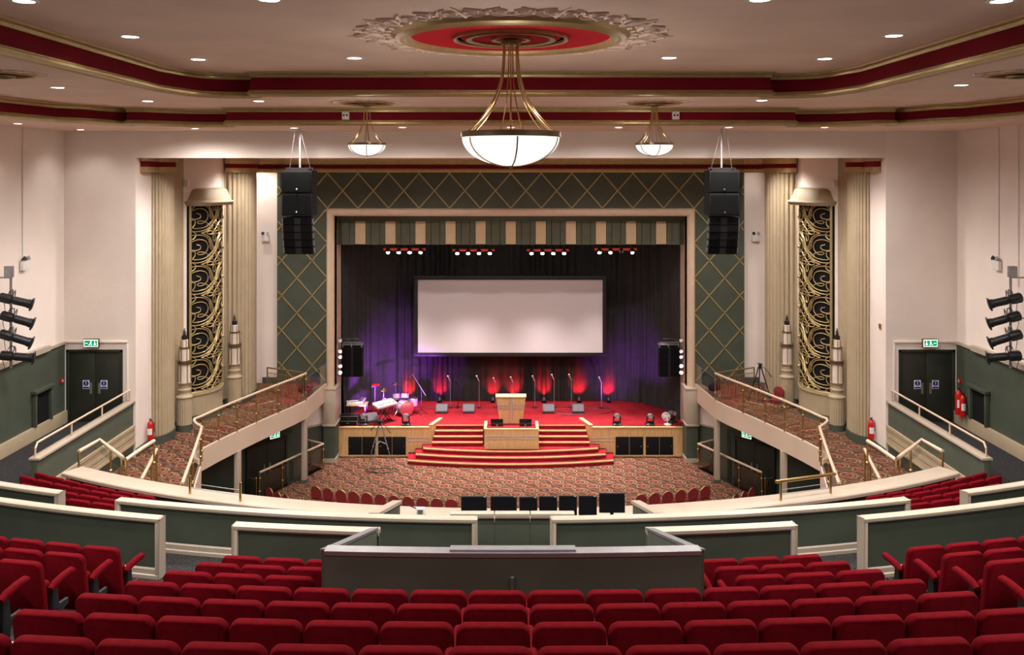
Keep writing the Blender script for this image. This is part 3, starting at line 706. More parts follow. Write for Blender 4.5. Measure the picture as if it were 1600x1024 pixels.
# ---- brass guards on the balcony ledge
for s in (-1, 1):
    tp = thing('ledge_guard', (s*6.3, 18.7, 5.28), 'two brass posts with wires on the %s of the balcony ledge%s' % (SIDE[s], ', tube on top' if s > 0 else ', no tube'), 'railing')
    pts = [(-6.74, 18.83), (-5.55, 18.4)] if s < 0 else [(5.55, 18.42), (6.72, 18.83)]
    for p in pts: MB().tube([(*p, 4.95), (*p, 5.66)], .028, 10).build('post', 'brass', tp, smooth=50)
    for z in (5.4, 5.5): MB().tube([(*pts[0], z), (*pts[1], z)], .008, 5).build('wire', 'steel', tp)
    if s > 0:
        d = (Vector(pts[1])-Vector(pts[0])).normalized()*.12
        MB().tube([(*(Vector(pts[0])-d), 5.68), (*(Vector(pts[1])+d), 5.68)], .036, 10).build('top_tube', 'brass', tp, smooth=50)

# ================================================================ STAGE
ZS = 1.22
st = thing('stage_platform', (0, 40, 0), 'raised stage with red carpet and light oak front with black cupboard doors', 'stage')
MB().prism([(-7.5, 38.12), (-3.42, 38.12), (-3.42, 38.5), (3.42, 38.5), (3.42, 38.12), (7.5, 38.12), (7.5, 43.2), (-7.5, 43.2)], .9, ZS).build('carpet_top', 'redcarpet', st, smooth=0)
for s in (-1, 1):
    X = lambda a, b: (min(s*a, s*b), max(s*a, s*b))
    MB().box(*X(3.4, 7.32), 38.1, 38.16, 0, ZS-.03).build('front_panel', 'wood', st)
    MB().box(*X(3.4, 7.32), 38.06, 38.2, ZS-.03, ZS+.025).build('front_coping', 'woodp', st, bevel=.008)
    m = MB(); m.sweep([(-.07, .3), (-.07, ZS+.09), (.07, ZS+.09), (.07, .3)], [(s*3.42, 38.08), (s*3.05, 39.2)]); m.build('cheek_wall', 'wood', st)
    MB().sweep([(-.08, ZS+.09), (-.08, ZS+.12), (.08, ZS+.12), (.08, ZS+.09)], [(s*3.42, 38.06), (s*3.05, 39.2)]).build('cheek_coping', 'woodp', st)
    for i, (a, b) in enumerate(((6.90, 6.33), (6.31, 5.74), (5.63, 5.05), (5.03, 4.46))):
        d = MB().box(*X(b, a), 38.07, 38.1, .06, .82).build('cupboard_door', 'black', st, bevel=.006)
        MB().sphere((s*(a+b)/2+.2*(-1)**i*s, 38.06, .42), .022, 8, 6).build('knob', 'brass', d)
    for z in (.62, .75): MB().box(*X(3.42, 4.38), 38.085, 38.1, z, z+.05).build('inlay', 'silver', st)
    MB().box(*X(3.4, 7.32), 38.05, 38.1, 0, .05).build('plinth', 'wood', st)
# the curved flight of steps
sp = thing('stage_steps', (0, 37.5, 0), 'broad curved flight of red carpeted steps with pale nosings before the stage', 'steps')
H = ZS/7
for i, (hw, ye, bulge) in enumerate(((4.25, 37.0, .50), (3.95, 37.25, .45), (3.66, 37.5, .42))):
    fr = [(hw*t, ye-bulge*(1-t*t)) for t in [-1+j/12 for j in range(25)]]
    MB().prism(fr+[(hw+.1, 38.05), (-hw-.1, 38.05)], i*H, (i+1)*H-.001).build('step', 'redcarpet', sp, smooth=20)
    MB().sweep([(-.012, (i+1)*H-.045), (-.012, (i+1)*H+.006), (.05, (i+1)*H+.006), (.05, (i+1)*H-.045)], fr).build('nosing', 'woodp', sp, smooth=20)
for i in range(3, 7):
    for s in (-1, 1):
        ye = 37.75+.25*(i-3); hw = 3.32-.045*(i-3); X = lambda a, b: (min(s*a, s*b), max(s*a, s*b))
        if i < 6: MB().box(*X(1.18, hw), ye, 38.498, i*H-.17, (i+1)*H-.001).build('step', 'redcarpet', sp)
        MB().box(*X(1.18, hw), ye-.014, min(ye+.05, 38.498), (i+1)*H-.045, (i+1)*H+.006).build('nosing', 'woodp', sp)
# pulpit desk and lectern
d = thing('pulpit_desk', (.03, 38, 3*H), 'low oak desk with two silver stripes in the middle of the steps', 'desk')
MB().box(-1.10, 1.17, 37.36, 37.42, 3*H, 1.34).build('front_panel', 'wood', d)
for x in (-1.10, 1.11): MB().box(x, x+.06, 37.42, 38.49, 3*H, 1.36).build('side_panel', 'wood', d)
m = MB(); m.box(-1.12, 1.19, 37.34, 37.44, 1.33, 1.37); m.box(-1.13, -1.0, 37.44, 38.49, 1.35, 1.39); m.box(1.05, 1.17, 37.44, 38.49, 1.35, 1.39); m.build('capping', 'woodp', d, bevel=.008)
MB().box(-1.04, 1.11, 37.42, 38.48, 1.16, 1.20).build('desk_top', 'redcarpet', d)
for z in (.92, 1.02): MB().box(-1.06, 1.12, 37.345, 37.36, z, z+.045).build('stripe', 'silver', d)
l = thing('lectern', (.01, 38.8, ZS), 'tall oak lectern with silver cross lines, wider at the top', 'lectern')
def lec(w0, w1, z0, z1, y0, y1):
    return MB().add([(.01+sx*w, y, z) for (w, z) in ((w0, z0), (w1, z1)) for (sx, y) in ((-1, y0), (1, y0), (1, y1), (-1, y1))], [[0, 1, 2, 3], [4, 5, 6, 7], [0, 1, 5, 4], [1, 2, 6, 5], [2, 3, 7, 6], [3, 0, 4, 7]])
lec(.48, .64, ZS, 2.34, 38.7, 39.15).build('body', 'wood', l)
lec(.65, .66, 2.34, 2.38, 38.66, 39.2).build('reading_top', 'wood', l)
for dx in (-.09, -.04, .04, .09): MB().box(.01+dx-.012, .01+dx+.012, 38.685, 38.7, ZS, 2.34).build('upright_line', 'silver', l)
for dz in (-.09, -.04, .04, .09):
    for s in (-1, 1): MB().box(.01+s*.1 if s > 0 else .01-.59, .01+.59 if s > 0 else .01-.1, 38.685, 38.7, 1.93+dz-.012, 1.93+dz+.012).build('cross_line', 'silver', l)
for x, wd in ((-.58, 'left'), (.62, 'right')):
    mo = thing('desk_monitor', (x, 37.75, 1.20), 'small black monitor standing on the %s half of the oak desk' % wd, 'monitor')
    MB().box(x-.26, x+.26, 37.72, 37.76, 1.36, 1.68).build('screen', 'monitor', mo, bevel=.01)
    m = MB(); m.box(x-.03, x+.03, 37.68, 37.72, 1.2, 1.46); m.box(x-.1, x+.1, 37.64, 37.8, 1.2, 1.215); m.build('stand', 'steel', mo)
# curtain
path = []
base = [(-7.42, 39.4), (-7.3, 40.2), (-6.95, 41.3), (-6.2, 42.2), (-5.2, 42.6), (-2.6, 42.7), (0, 42.7), (2.6, 42.7), (5.2, 42.6), (6.2, 42.2), (6.95, 41.3), (7.3, 40.2), (7.42, 39.4)]
seg = []
for i in range(len(base)-1):
    a, b = Vector(base[i]), Vector(base[i+1]); L_ = (b-a).length; k = max(2, int(L_/.045))
    seg += [a.lerp(b, j/k) for j in range(k)]
seg.append(Vector(base[-1])); n = len(seg); rows = 16; vs = []; fs = []; ph = [0.0]; random.seed(3)
for i in range(1, n): ph.append(ph[-1]+(seg[i]-seg[i-1]).length*(2*pi/.36)*(1+.45*sin(i*.061)+.3*sin(i*.143+1)))
for r in range(rows):
    z = ZS+.01+(10.4-ZS)*(r/(rows-1))**1.5; low = max(0, 1-(z-ZS)/1.6)
    for i, p in enumerate(seg):
        a = seg[max(0, i-1)]; b = seg[min(n-1, i+1)]; d_ = (b-a).normalized(); nn = Vector((d_.y, -d_.x))
        fold = .085*(.7+.3*sin(i*.05+2))*sin(ph[i]) + .035*sin(ph[i]*.37+r*.25) + low*(.07*sin(ph[i]*.5+1)+.05)
        q = p+nn*fold; vs.append((q.x, q.y, z))
for r in range(rows-1):
    for i in range(n-1): fs.append([r*n+i, r*n+i+1, (r+1)*n+i+1, (r+1)*n+i])
tag(MB().add(vs, fs).build('stage_curtain', 'curtain', smooth=80, origin=(0, 42, ZS)), 'full black velour curtain wrapping the back and sides of the stage', 'curtain')
struct(MB().box(-9, 9, 43.3, 43.6, 0, 12).build('wall_stage_back', 'black', smooth=0))
struct(MB().box(-9, 9, 38.0, 43.6, 10.9, 11).build('ceiling_stage', 'black', smooth=0))
for s in (-1, 1): struct(MB().box(min(s*7.7, s*8), max(s*7.7, s*8), 38.1, 43.6, 0, 12).build('wall_stage_'+SIDE[s], 'black', smooth=0))
# screen
sc_ = thing('projection_screen', (0, 41.6, 3.5), 'large white projection screen in a black frame above the stage', 'screen')
SX0, SX1, SZ0, SZ1 = -4.48, 4.43, 3.54, 7.27
m = MB(); b_ = .17
m.box(SX0, SX1, 41.5, 41.62, SZ0, SZ0+b_); m.box(SX0, SX1, 41.5, 41.62, SZ1-b_, SZ1); m.box(SX0, SX0+b_, 41.5, 41.62, SZ0+b_, SZ1-b_); m.box(SX1-b_, SX1, 41.5, 41.62, SZ0+b_, SZ1-b_)
m.build('frame', 'blackm', sc_, bevel=.01)
MB().box(SX0+b_, SX1-b_, 41.56, 41.58, SZ0+b_, SZ1-b_).build('screen_surface', 'screen', sc_)
for x in (-3.8, 3.8): MB().tube([(x, 41.58, SZ1), (x, 41.58, 10.9)], .01, 5).build('cable', 'blackm', sc_)
# pelmet
pl = thing('pelmet', (0, 38.35, 8.98), 'green pleated pelmet with cream panels across the top of the stage opening', 'pelmet')
vs = []; n = 0; m = MB(); prof = []
x = -7.42
pts = []
for k in range(-6, 6):
    c = (k+.5)*PX
    for dx, dy in ((-.42, 0), (-.40, -.06), (-.20, -.06), (-.19, -.02), (-.17, -.06), (.17, -.06), (.19, -.02), (.20, -.06), (.40, -.06), (.42, 0)): pts.append((c+dx, 38.3+dy))
pts = [(max(-7.42, min(7.42, a)), b) for a, b in pts]
pts = [(-7.42, 38.3)]+[p for p in pts if -7.42 < p[0] < 7.42]+[(7.42, 38.3)]
m.prism(pts+[(7.42, 38.42), (-7.42, 38.42)], 8.98, 10.02); m.build('pleated_cloth', 'pelmetg', pl, smooth=0)
MB().box(-7.42, 7.42, 38.2, 38.42, 10.02, 10.24).build('head_rail', 'green', pl)
for k in range(-5, 6): MB().box(k*PX-.22, k*PX+.22, 38.27, 38.31, 9.0, 9.98).build('cream_panel', 'pelmetc', pl, bevel=.006)
# ================================================================ CEILING FITTINGS
PLS = {1: 'upper', 2: 'middle', 3: 'lower'}
def downlight(x, y, z, label, power=P_DOWN, r=.15, group=None, angle=150):
    t = thing('downlight', (x, y, z), label, 'downlight', group)
    MB().lathe([(r*.86, -.004), (r, -.012), (r+.03, -.008), (r+.035, 0)], (x, y, z), 24).build('trim_ring', 'white', t)
    MB().lathe([(.001, -.006), (r*.86, -.006)], (x, y, z), 24).build('lens', 'lamp', t)
    add_light('SPOT', (x, y, z-.05), power, WARM, t, aim=(x, y, 0), angle=angle, blend=.8, size=.12)
    return t
top = [(-6.2, 14.6, 'outer left, level with the big chandelier'), (-6.1, 17.5, 'at the left inner frieze corner'), (-3.02, 17.3, 'left of the big chandelier'), (3.05, 17.25, 'right of the big chandelier'), (6.1, 17.4, 'at the right inner frieze corner'), (6.2, 14.5, 'outer right, level with the big chandelier'), (-6.3, 11.6, 'cut by the top edge, far left'), (-3.1, 11.5, 'at the top edge left of the rosette'), (3.2, 11.5, 'cut by the top edge right of the rosette'), (6.35, 11.6, 'cut by the top edge, far right')]
for x, y, l in top: downlight(x, y, ZTOP, 'round downlight on the highest ceiling, '+l)
mid = [(-9.2, 18.2, 'outermost on the left side strip'), (-8.75, 21.6, 'at the left curved corner'), (-6.08, 21.6, 'between left corner and left small chandelier'), (6.0, 21.4, 'between right corner and right small chandelier'), (8.9, 17.7, 'outermost on the right side strip')]
for x, y, l in mid: downlight(x, y, ZMID, 'round downlight between the two red friezes, '+l, 620, r=.14)
low = [(-13.06, 23.75, 'nearest the left wall'), (-12.96, 27.0, 'in the far left corner'), (-9.3, 26.4, 'above the left pier'), (-6.3, 26.05, 'beside the left hanging loudspeaker'), (-3.1, 25.7, 'behind the left small chandelier'), (3.1, 25.7, 'behind the right small chandelier'), (6.26, 25.7, 'beside the right hanging loudspeaker'), (9.0, 25.7, 'above the right pier'), (0, 25.7, 'hidden behind the big chandelier rods')]
for x, y, l in low: downlight(x, y, ZLOW, 'small round downlight on the lowest ceiling, '+l, 430 if abs(x) < 10 else 35, r=.13, angle=168 if abs(x) < 10 else 120)
# rows of the same fitting above and behind the viewer
for y in (8.3, 4.8, 1.4, -2.2):
    for x in (-6.2, -3.1, 3.1, 6.2): downlight(x, y, ZTOP, 'ceiling downlight over the rear seats, outside the photo', 420 if y > 8 else 110, group='downlights over the rear seats')
for y in (13.6, 8.5, 3.5):
    for x in (-9.2, 9.2): downlight(x, y, ZMID, 'side ceiling downlight over the rear seats, outside the photo', 380 if y > 13 else 150, group='side downlights outside the photo')
# inside the opening, in front of the proscenium wall
for x, y, l, p in ((-10.6, 36.9, 'above the left white wall strip', 420), (10.5, 36.9, 'above the right white wall strip', 420), (-9.0, 28.6, 'behind the header, left', 480), (9.0, 28.6, 'behind the header, right', 480), (-9.3, 33.5, 'in front of the left scrolled grille', 420), (9.3, 33.5, 'in front of the right scrolled grille', 420), (-6.2, 33.6, 'before the lattice, outer left', 330), (-3.1, 33.6, 'before the lattice, inner left', 330), (3.1, 33.6, 'before the lattice, inner right', 330), (6.2, 33.6, 'before the lattice, outer right', 330)):
    downlight(x, y, 12.62, 'small recessed downlight inside the stage opening, '+l, p, r=.11)

def chandelier(x, y, zc, R, zrim, zbot, label, big):
    t = thing('chandelier', (x, y, zbot), label, 'chandelier'); c = (x, y, 0); d = zrim-zbot; rh = .09*R/.8
    bowl = [(max(.001, R*.97*sin(a)), zrim-rh-(d-rh)*cos(a)**1.0*1.0) for a in [pi/2*i/14 for i in range(15)]]
    MB().lathe(bowl, c, 48).build('bowl', 'bowl' if big else 'bowls', t, smooth=60)
    m = MB()
    for k in range(6):
        a = pi/2+.13+k*pi/3
        m.tube([(x+r*1.02*cos(a), y+r*1.02*sin(a), z-.006) for r, z in bowl], .015*R/.8, 6)
    m.build('bowl_ribs', 'bronze', t, smooth=60)
    MB().lathe([(R*.96, zrim-rh), (R, zrim-rh), (R, zrim-.01), (R*1.015, zrim-.01), (R*1.015, zrim), (R*.96, zrim)], c, 64).build('rim', 'bronze', t, smooth=30)
    MB().lathe([(.001, zbot-.06*R), (.03*R, zbot-.05*R), (.03*R, zbot-.02*R), (.10*R, zbot-.01*R), (.12*R, zbot+.03*R), (.05*R, zbot+.05*R)], c, 20).build('finial', 'bronze', t)
    MB().lathe([(.16*R, zc-.10*R), (.20*R, zc-.08*R), (.20*R, zc), (.16*R, zc+.02)], c, 28).build('canopy', 'bronze', t)
    for k in range(12):
        a = pi/2+.13+(k//2)*pi/3+(.12 if k % 2 else -.12); r0 = .155*R; L = zc-zrim
        pts = []
        for i in range(15):
            f = i/14; r = r0+(R*.93-r0)*(f**3.0*.82+.18*f**1.2*f); pts.append((x+r*cos(a), y+r*sin(a), zc-.06*R-(L-.06*R)*f))
        MB().tube(pts, .007*R/.8+.003, 6).build('rod', 'brass', t, smooth=60)
    add_light('POINT', (x, y, zrim-.12), 330 if big else 70, (1, .86, .76), t, size=.3)
    return t
def rosette(x, y, z, R, label, big, ornament=True):
    t = thing('ceiling_rosette', (x, y, z), label, 'ceiling rosette'); c = (x, y, z)
    q = min(1, R/1.3)
    MB().lathe([(R*.86, -.01*q), (R*.87, -.08*q), (R*.90, -.11*q), (R*.93, -.08*q), (R*.96, -.10*q), (R, -.07*q), (R*1.02, 0)], c, 72).build('gold_ring', 'gold', t, smooth=40)
    MB().lathe([(.001, -.05*q), (R*.87, -.03*q)], c, 64).build('disc', 'rosette' if big else 'frieze', t)
    m = MB()
    for a, b in ((.47, .50), (.34, .39), (.13, .17)) if big else ((.3, .36),): m.lathe([(R*a, -.04), (R*a, -.075), (R*b, -.085), (R*b, -.04)], c, 64)
    m.build('inner_rings', 'gold', t, smooth=40)
    if ornament:
        m = MB(); n = 20
        for k in range(n):
            T = ROT(c, 2*pi*k/n)
            for sg in (-1, 1):
                f = lambda u, v: T @ Vector((u+R*.05, sg*v, -.012))
                sp = [f(R*(1.10+.07)+R*.075*(1-.6*q/14)*cos(2.6*pi*q/14+2), R*.08+R*.060*(1-.6*q/14)*sin(2.6*pi*q/14+2)) for q in range(15)]
                m.tube(sp, .026 if big else .010, 6)
                m.tube([f(R*(1.06+.24*q/8), R*(.15*sin(q/8*2.6))) for q in range(9)], [(.034-.0025*q)*(1 if big else .35) for q in range(9)], 6)
                m.tube([f(R*1.08, R*.05), f(R*1.16, R*.20), f(R*1.22, R*.235)], .02 if big else .01, 6)
            m.tube([T @ Vector((R*(1.07+.03*cos(4*pi*q/10)), R*.31*(q/10-.5), -.012)) for q in range(11)], .022 if big else .008, 6)
            if k % 2 == 0: m.tube([T @ Vector((R*1.10, 0, -.02)), T @ Vector((R*1.42, 0, -.01))], [.045, .006] if big else [.02, .004], 6)
        m.build('plaster_relief', 'plaster', t, smooth=60)
    return t
rosette(0, 14.5, ZTOP, 1.86, 'large crimson ceiling rosette ringed in gold with plaster scrolls', True)
chandelier(0, 14.5, 14.16, .81, 12.68, 12.13, 'big brass chandelier with a glowing opal bowl hanging from the crimson rosette', True)
for s in (-1, 1):
    rosette(s*3.53, 22.0, ZMID, .66, 'small dark ceiling rosette above the %s small chandelier' % SIDE[s], False)
    chandelier(s*3.53, 22.0, 13.70, .47, 12.76, 12.45, 'small opal bowl chandelier hanging %s of the big one' % SIDE[s], False)
    rosette(s*8.9, 15.7, ZMID, .55, 'small side ceiling rosette at the %s edge of the photo' % SIDE[s], False)
    # little white boxes on the frieze
    b = thing('frieze_box', (s*4.36, 23.7, 13.44), 'small white wall box with two dark dots on the red frieze, %s' % SIDE[s], 'wall box')
    MB().box(s*4.36-.09, s*4.36+.09, 23.62, 23.74, 13.44, 13.65).build('body', 'white', b, bevel=.006)
    for dx in (-.04, .04): MB().disc((s*4.36+dx, 23.62, 13.55), .026, 10).build('dot', 'black', b)
    # conduits on the side walls and the emergency lights they feed
def emergency(loc, rz, label, conduit=None):
    t = thing('emergency_light', loc, label, 'emergency light'); T = ROT(loc, rz)
    m = MB(); m.T = T; m.box(-.16, .16, -.10, 0, 0, .26); m.build('case', 'white', t, bevel=.012)
    for dx in (-.1, .1):
        m = MB(); m.T = T @ ROT((dx, -.08, .33), 0, radians(70)); m.lathe([(.03, -.05), (.065, .04), (.07, .05)], (0, 0, 0), 14); m.tube([(0, 0, -.05), (0, -.03, -.1)], .012, 6); m.build('lamp_head', 'blackm' if dx < 0 else 'steel', t)
    if conduit:
        m = MB(); m.tube([(loc[0], loc[1], loc[2]+.26), (loc[0], loc[1], conduit)], .016, 6); m.build('conduit', 'white', t)
for s in (-1, 1):
    emergency((s*(XW-.02), 25.6, 9.25), -s*pi/2, 'twin-lamp white emergency light high on the %s wall above the dado' % SIDE[s], ZLOW)
    emergency((s*10.35, 37.9, 9.15), 0, 'twin-lamp white emergency light on the white strip beside the lattice, %s' % SIDE[s])
struct(MB().tube([(13.93, 24.6, 8.9), (13.93, 24.6, ZLOW)], .015, 6).build('trim_6', 'white'))

# hanging loudspeaker arrays
def line_array(s):
    x, y = s*6.28, 26.7; rz = s*.0
    t = thing('loudspeaker_array', (x, y, 9.75), 'tall black hanging loudspeaker array in front of the lattice, %s' % SIDE[s], 'loudspeaker')
    ang = 0.0                                 # turned a little toward the middle
    T0 = ROT((x, y, 0), -ang)
    def bx(nm, mt_, x0, x1, y0, y1, z0, z1, par, tilt=0, bev=.012):
        m = MB(); m.T = T0 @ Matrix.Translation((0, 0, z1)) @ Matrix.Rotation(tilt, 4, 'X'); m.box(x0, x1, y0, y1, z0-z1, 0); return m.build(nm, mt_, par, bevel=bev)
    z = 12.10
    for k in range(2):
        b = bx('bass_cabinet', 'black', -.44, .44, -.4, .35, z-.66, z, t)
        bx('mesh_front', 'grille', -.40, .40, -.412, -.39, z-.62, z-.05, b, bev=0)
        m = MB(); m.T = T0; m.sphere((0, -.42, z-.56), .028, 10, 6); m.build('badge', 'chrome', b)
        z -= .67
    z -= .03
    for k in range(5):
        tl = radians(2+3.2*k); q = .0+.008*k*k
        m = MB(); m.T = T0 @ Matrix.Translation((0, q*1.2, z)) @ Matrix.Rotation(tl, 4, 'X')
        m.add([(sx*(.43-.0*k), yy, zz*1.0) for zz in (-.21, 0) for sx, yy in ((-1, -.34), (1, -.34), (.8, .2), (-.8, .2))], [[0, 1, 2, 3], [4, 5, 6, 7], [0, 1, 5, 4], [1, 2, 6, 5], [2, 3, 7, 6], [3, 0, 4, 7]])
        b = m.build('array_cabinet', 'black', t, bevel=.01)
        for sg in (-1, 1):
            m = MB(); m.T = T0 @ Matrix.Translation((0, q*1.2, z)) @ Matrix.Rotation(tl, 4, 'X'); m.box(min(sg*.1, sg*.41), max(sg*.1, sg*.41), -.352, -.335, -.20, -.015); m.build('mesh_front', 'grille', b)
        m = MB(); m.T = T0 @ Matrix.Translation((0, q*1.2, z)) @ Matrix.Rotation(tl, 4, 'X'); m.box(-.09, .09, -.345, -.33, -.2, -.012); m.build('horn_slot', 'blackm', b)
        for sg in (-1, 1):
            m = MB(); m.T = T0 @ Matrix.Translation((0, q*1.2, z)) @ Matrix.Rotation(tl, 4, 'X'); m.box(sg*.44-.02, sg*.44+.02, -.3, -.24, -.18, -.04); m.build('link_plate', 'steel', b)
        z -= .205
    m = MB(); m.T = T0; m.box(-.40, .40, -.06, .06, 12.11, 12.19); m.box(-.36, -.3, -.35, .3, 12.1, 12.16); m.box(.3, .36, -.35, .3, 12.1, 12.16); m.build('flying_frame', 'blackm', t)
    MB().tube([(x, y, 12.15), (x, y, ZLOW)], .03, 8).build('hanging_pole', 'steel', t)
    m = MB()
    for dx in (-.34, .34): m.tube([(x+dx*.9, y, 12.18), (x+dx*.2, y-.3, ZLOW)], .006, 5)
    m.build('safety_wires', 'steel', t)
for s in (-1, 1): line_array(s)

SPOT_AIM = [(3, 38, 10), (-2, 38, 9.6), (6, 38, 9.5), (0, 38, 9), (-3, 38, 10), (2, 38, 9.6), (-6, 38, 9.5), (0, 38, 9)]
# wall booms with profile spotlights
def profile_spot(s, x, y, z, tilt, az, label):
    t = thing('profile_spotlight', (x, y, z), label, 'stage light')
    T = ROT((x, y, z), az) @ Matrix.Rotation(tilt, 4, 'Y') @ Matrix.Diagonal((1.05, 1.3, 1.3, 1))          # along local +X
    m = MB(); m.T = T @ Matrix.Rotation(pi/2, 4, 'Y')
    m.lathe([(.04, -.34), (.085, -.32), (.10, -.2), (.10, -.05), (.075, -.03), (.075, .02), (.085, .03), (.085, .34), (.095, .35), (.10, .46), (.10, .48), (.075, .48), (.07, .40)], (0, 0, 0), 16); m.build('barrel', 'blackm', t, smooth=40)
    m = MB(); m.T = T
    for a in range(6): m.box(-.3, -.08, .095*cos(a)-.01, .095*cos(a)+.01, .095*sin(a)-.01, .095*sin(a)+.01)
    m.box(.43, .47, -.12, .12, -.12, .12); m.build('colour_frame', 'blackm', t)
    m = MB(); m.T = T; m.tube([(0, -.13, 0), (-.02, -.13, .14), (-.02, 0, .2), (-.02, .13, .14), (0, .13, 0)], .012, 6); m.build('yoke', 'blackm', t)
    dr = (T @ Vector((.56, 0, 0)))
    add_light('SPOT', dr, 300, (1, .84, .74), t, aim=SPOT_AIM.pop(0), angle=22, blend=1.0, size=.1)
    MB().tube([(x, y, z+.16), (x-s*-.0, y, z+.27), (s*13.5, 24.2, z+.27)], .02, 6).build('clamp_arm', 'steel', t)
    return t
for s in (-1, 1):
    nm = SIDE[s]
    b = thing('lighting_boom', (s*13.5, 24.2, 6.7), 'vertical steel lighting pole fixed to the %s wall with junction box and cables' % nm, 'lighting pole')
    MB().tube([(s*13.5, 24.2, 6.75), (s*13.5, 24.2, 9.45)], .035, 10).build('pole', 'steel', b)
    m = MB()
    for z in (7.0, 8.1, 9.2): m.tube([(s*13.95, 24.2, z), (s*13.5, 24.2, z)], .022, 6)
    m.build('wall_brackets', 'steel', b)
    MB().box(s*13.5-.11, s*13.5+.11, 24.05, 24.17, 9.22, 9.52).build('junction_box', 'steel', b, bevel=.01)
    m = MB()
    for k in range(4):
        z = 8.55-.5*k; m.tube([(s*13.5, 24.15, z+.3), (s*(13.62+.05*(k % 2)), 24.1, z-.05), (s*13.58, 24.1, z-.35), (s*13.45, 24.15, z-.15)], .010, 5)
    m.build('cables', 'blackm', b, smooth=60)
    for k, (z, tl) in enumerate(((8.62, 17), (8.10, 20), (7.62, 22), (7.08, 9))):
        profile_spot(s, s*(13.33+.05*(k % 2)), 24.0+.15*(k % 2), z, radians(tl if s < 0 else -tl)*(1 if s < 0 else -1), 0.35 if s < 0 else pi-.35, 'black profile spotlight on the %s wall pole, %s' % (nm, ['topmost', 'second from the top', 'third from the top', 'lowest'][k]))
if 1:
    # exit doors, signs, extinguishers
    def exit_sign(loc, rz, label, flip=False):
        t = thing('exit_sign', loc, label, 'exit sign'); T = ROT(loc, rz)
        def mk(nm, mt_, f, bev=0): m = MB(); m.T = T; f(m); return m.build(nm, mt_, t, bevel=bev)
        mk('case', 'bronze', lambda m: m.box(-.24, .24, -.10, 0, 0, .27), .01)
        mk('lit_border', 'exitw', lambda m: m.box(-.22, .22, -.104, -.1, .025, .245))
        mk('green_face', 'exitg', lambda m: m.box(-.195, .195, -.108, -.104, .05, .22))
        def man(m):
            fl = -1 if flip else 1
            def bar(a, b, w_):
                a, b = Vector(a), Vector(b); n = Vector((-(b-a).y, (b-a).x)).normalized()*w_
                q = [a+n, b+n, b-n, a-n]; m.add([(p.x*fl, -.111, p.y) for p in q]+[(p.x*fl, -.108, p.y) for p in q], [[0, 1, 2, 3], [4, 5, 6, 7], [0, 1, 5, 4], [1, 2, 6, 5], [2, 3, 7, 6], [3, 0, 4, 7]])
            m.disc((.012*fl, -.1085, .197), .014, 10)
            bar((0, .18), (-.015, .125), .016); bar((-.015, .13), (.025, .105), .010); bar((.025, .105), (.02, .065), .009)
            bar((-.015, .13), (-.04, .09), .010); bar((-.04, .09), (-.075, .085), .009); bar((0, .175), (.035, .15), .008); bar((0, .175), (-.035, .155), .008)
            bar((-.17, .135), (-.09, .135), .010); bar((-.17, .135), (-.15, .15), .006)
            bar((.125, .205), (.125, .12), .011); bar((.125, .075), (.085, .125), .010); bar((.125, .075), (.165, .125), .010); bar((.125, .12), (.125, .085), .03)
        mk('running_figure_and_arrow', 'exitw', man)
    def plate(T, par, x, z):
        m = MB(); m.T = T; m.box(x-.105, x+.105, -.012, 0, z, z+.27); p = m.build('fire_door_plate', 'paper', par)
        m = MB(); m.T = T; m.disc((x, -.012, z+.175), .085, 20); m.box(x-.095, x+.095, -.0145, -.012, z+.015, z+.065); m.build('blue_disc', 'blue', p)
        m = MB(); m.T = T; m.box(x-.011, x+.011, -.020, -.016, z+.165, z+.24); m.disc((x, -.016, z+.128), .014, 10); m.build('exclamation_mark', 'paper', p)
    def double_door(idx, loc, rz, w, h, label_side, plates=True):
        T = ROT(loc, rz)
        m = MB(); m.T = T
        m.box(-w/2, -w/2+.09, -.06, .06, 0, h); m.box(w/2-.09, w/2, -.06, .06, 0, h); m.box(-w/2, w/2, -.06, .06, h-.09, h)
        d = struct(m.build('door_%d' % idx, 'dgreen', bevel=.012, origin=loc))
        for sg in (-1, 1):
            m = MB(); m.T = T; m.box(min(sg*.006, sg*(w/2-.09)), max(sg*.006, sg*(w/2-.09)), -.01, .04, .01, h-.095); lf = m.build('door_leaf', 'dgreen', d, bevel=.005)
            m = MB(); m.T = T; m.box(sg*.13-.035, sg*.13+.035, -.018, -.01, .88, 1.22); m.build('push_plate', 'steel', lf)
            if plates: plate(T @ Matrix.Translation((0, -.01, 0)), lf, sg*.28, 1.03)
        return d
    for s in (-1, 1):
        nm = SIDE[s]
        double_door(1 if s < 0 else 2, (s*13.01, YW+.06, ZLAND), 0, 1.78, 2.26, nm)
        exit_sign((s*13.05, YW-.05, 6.60), 0, 'green lit running-man exit sign above the %s corridor doors' % nm, s > 0)
        # lower doors in the oblique wall
        a, b = Vector((s*11.6, 33.3)), Vector((s*8.3, 37.15)); c = a.lerp(b, .58); dv = (b-a) if s < 0 else (a-b); rz = atan2(dv.y, dv.x)
        n = Vector((sin(rz), -cos(rz)))*.03
        double_door(3 if s < 0 else 4, (c.x+n.x, c.y+n.y, -.7), rz, 1.9, 2.1, nm, False)
        e = a.lerp(b, .64)+n
        exit_sign((e.x, e.y, 1.45), rz, 'green lit exit sign over the doors below the %s gallery' % nm, s > 0)
        m = MB(); T = ROT((c.x+n.x, c.y+n.y, -.7), rz); m.T = T
        for k in range(3): m.tube([(-1.15-.07*k, -.03, 0), (-1.15-.07*k, -.03, 2.2+.06*k), (1.15+.07*k, -.03, 2.2+.06*k)], .018, 6)
        tag(m.build('wall_conduits', 'green'), 'three dark green pipes running round the doors below the %s gallery' % nm, 'pipes')
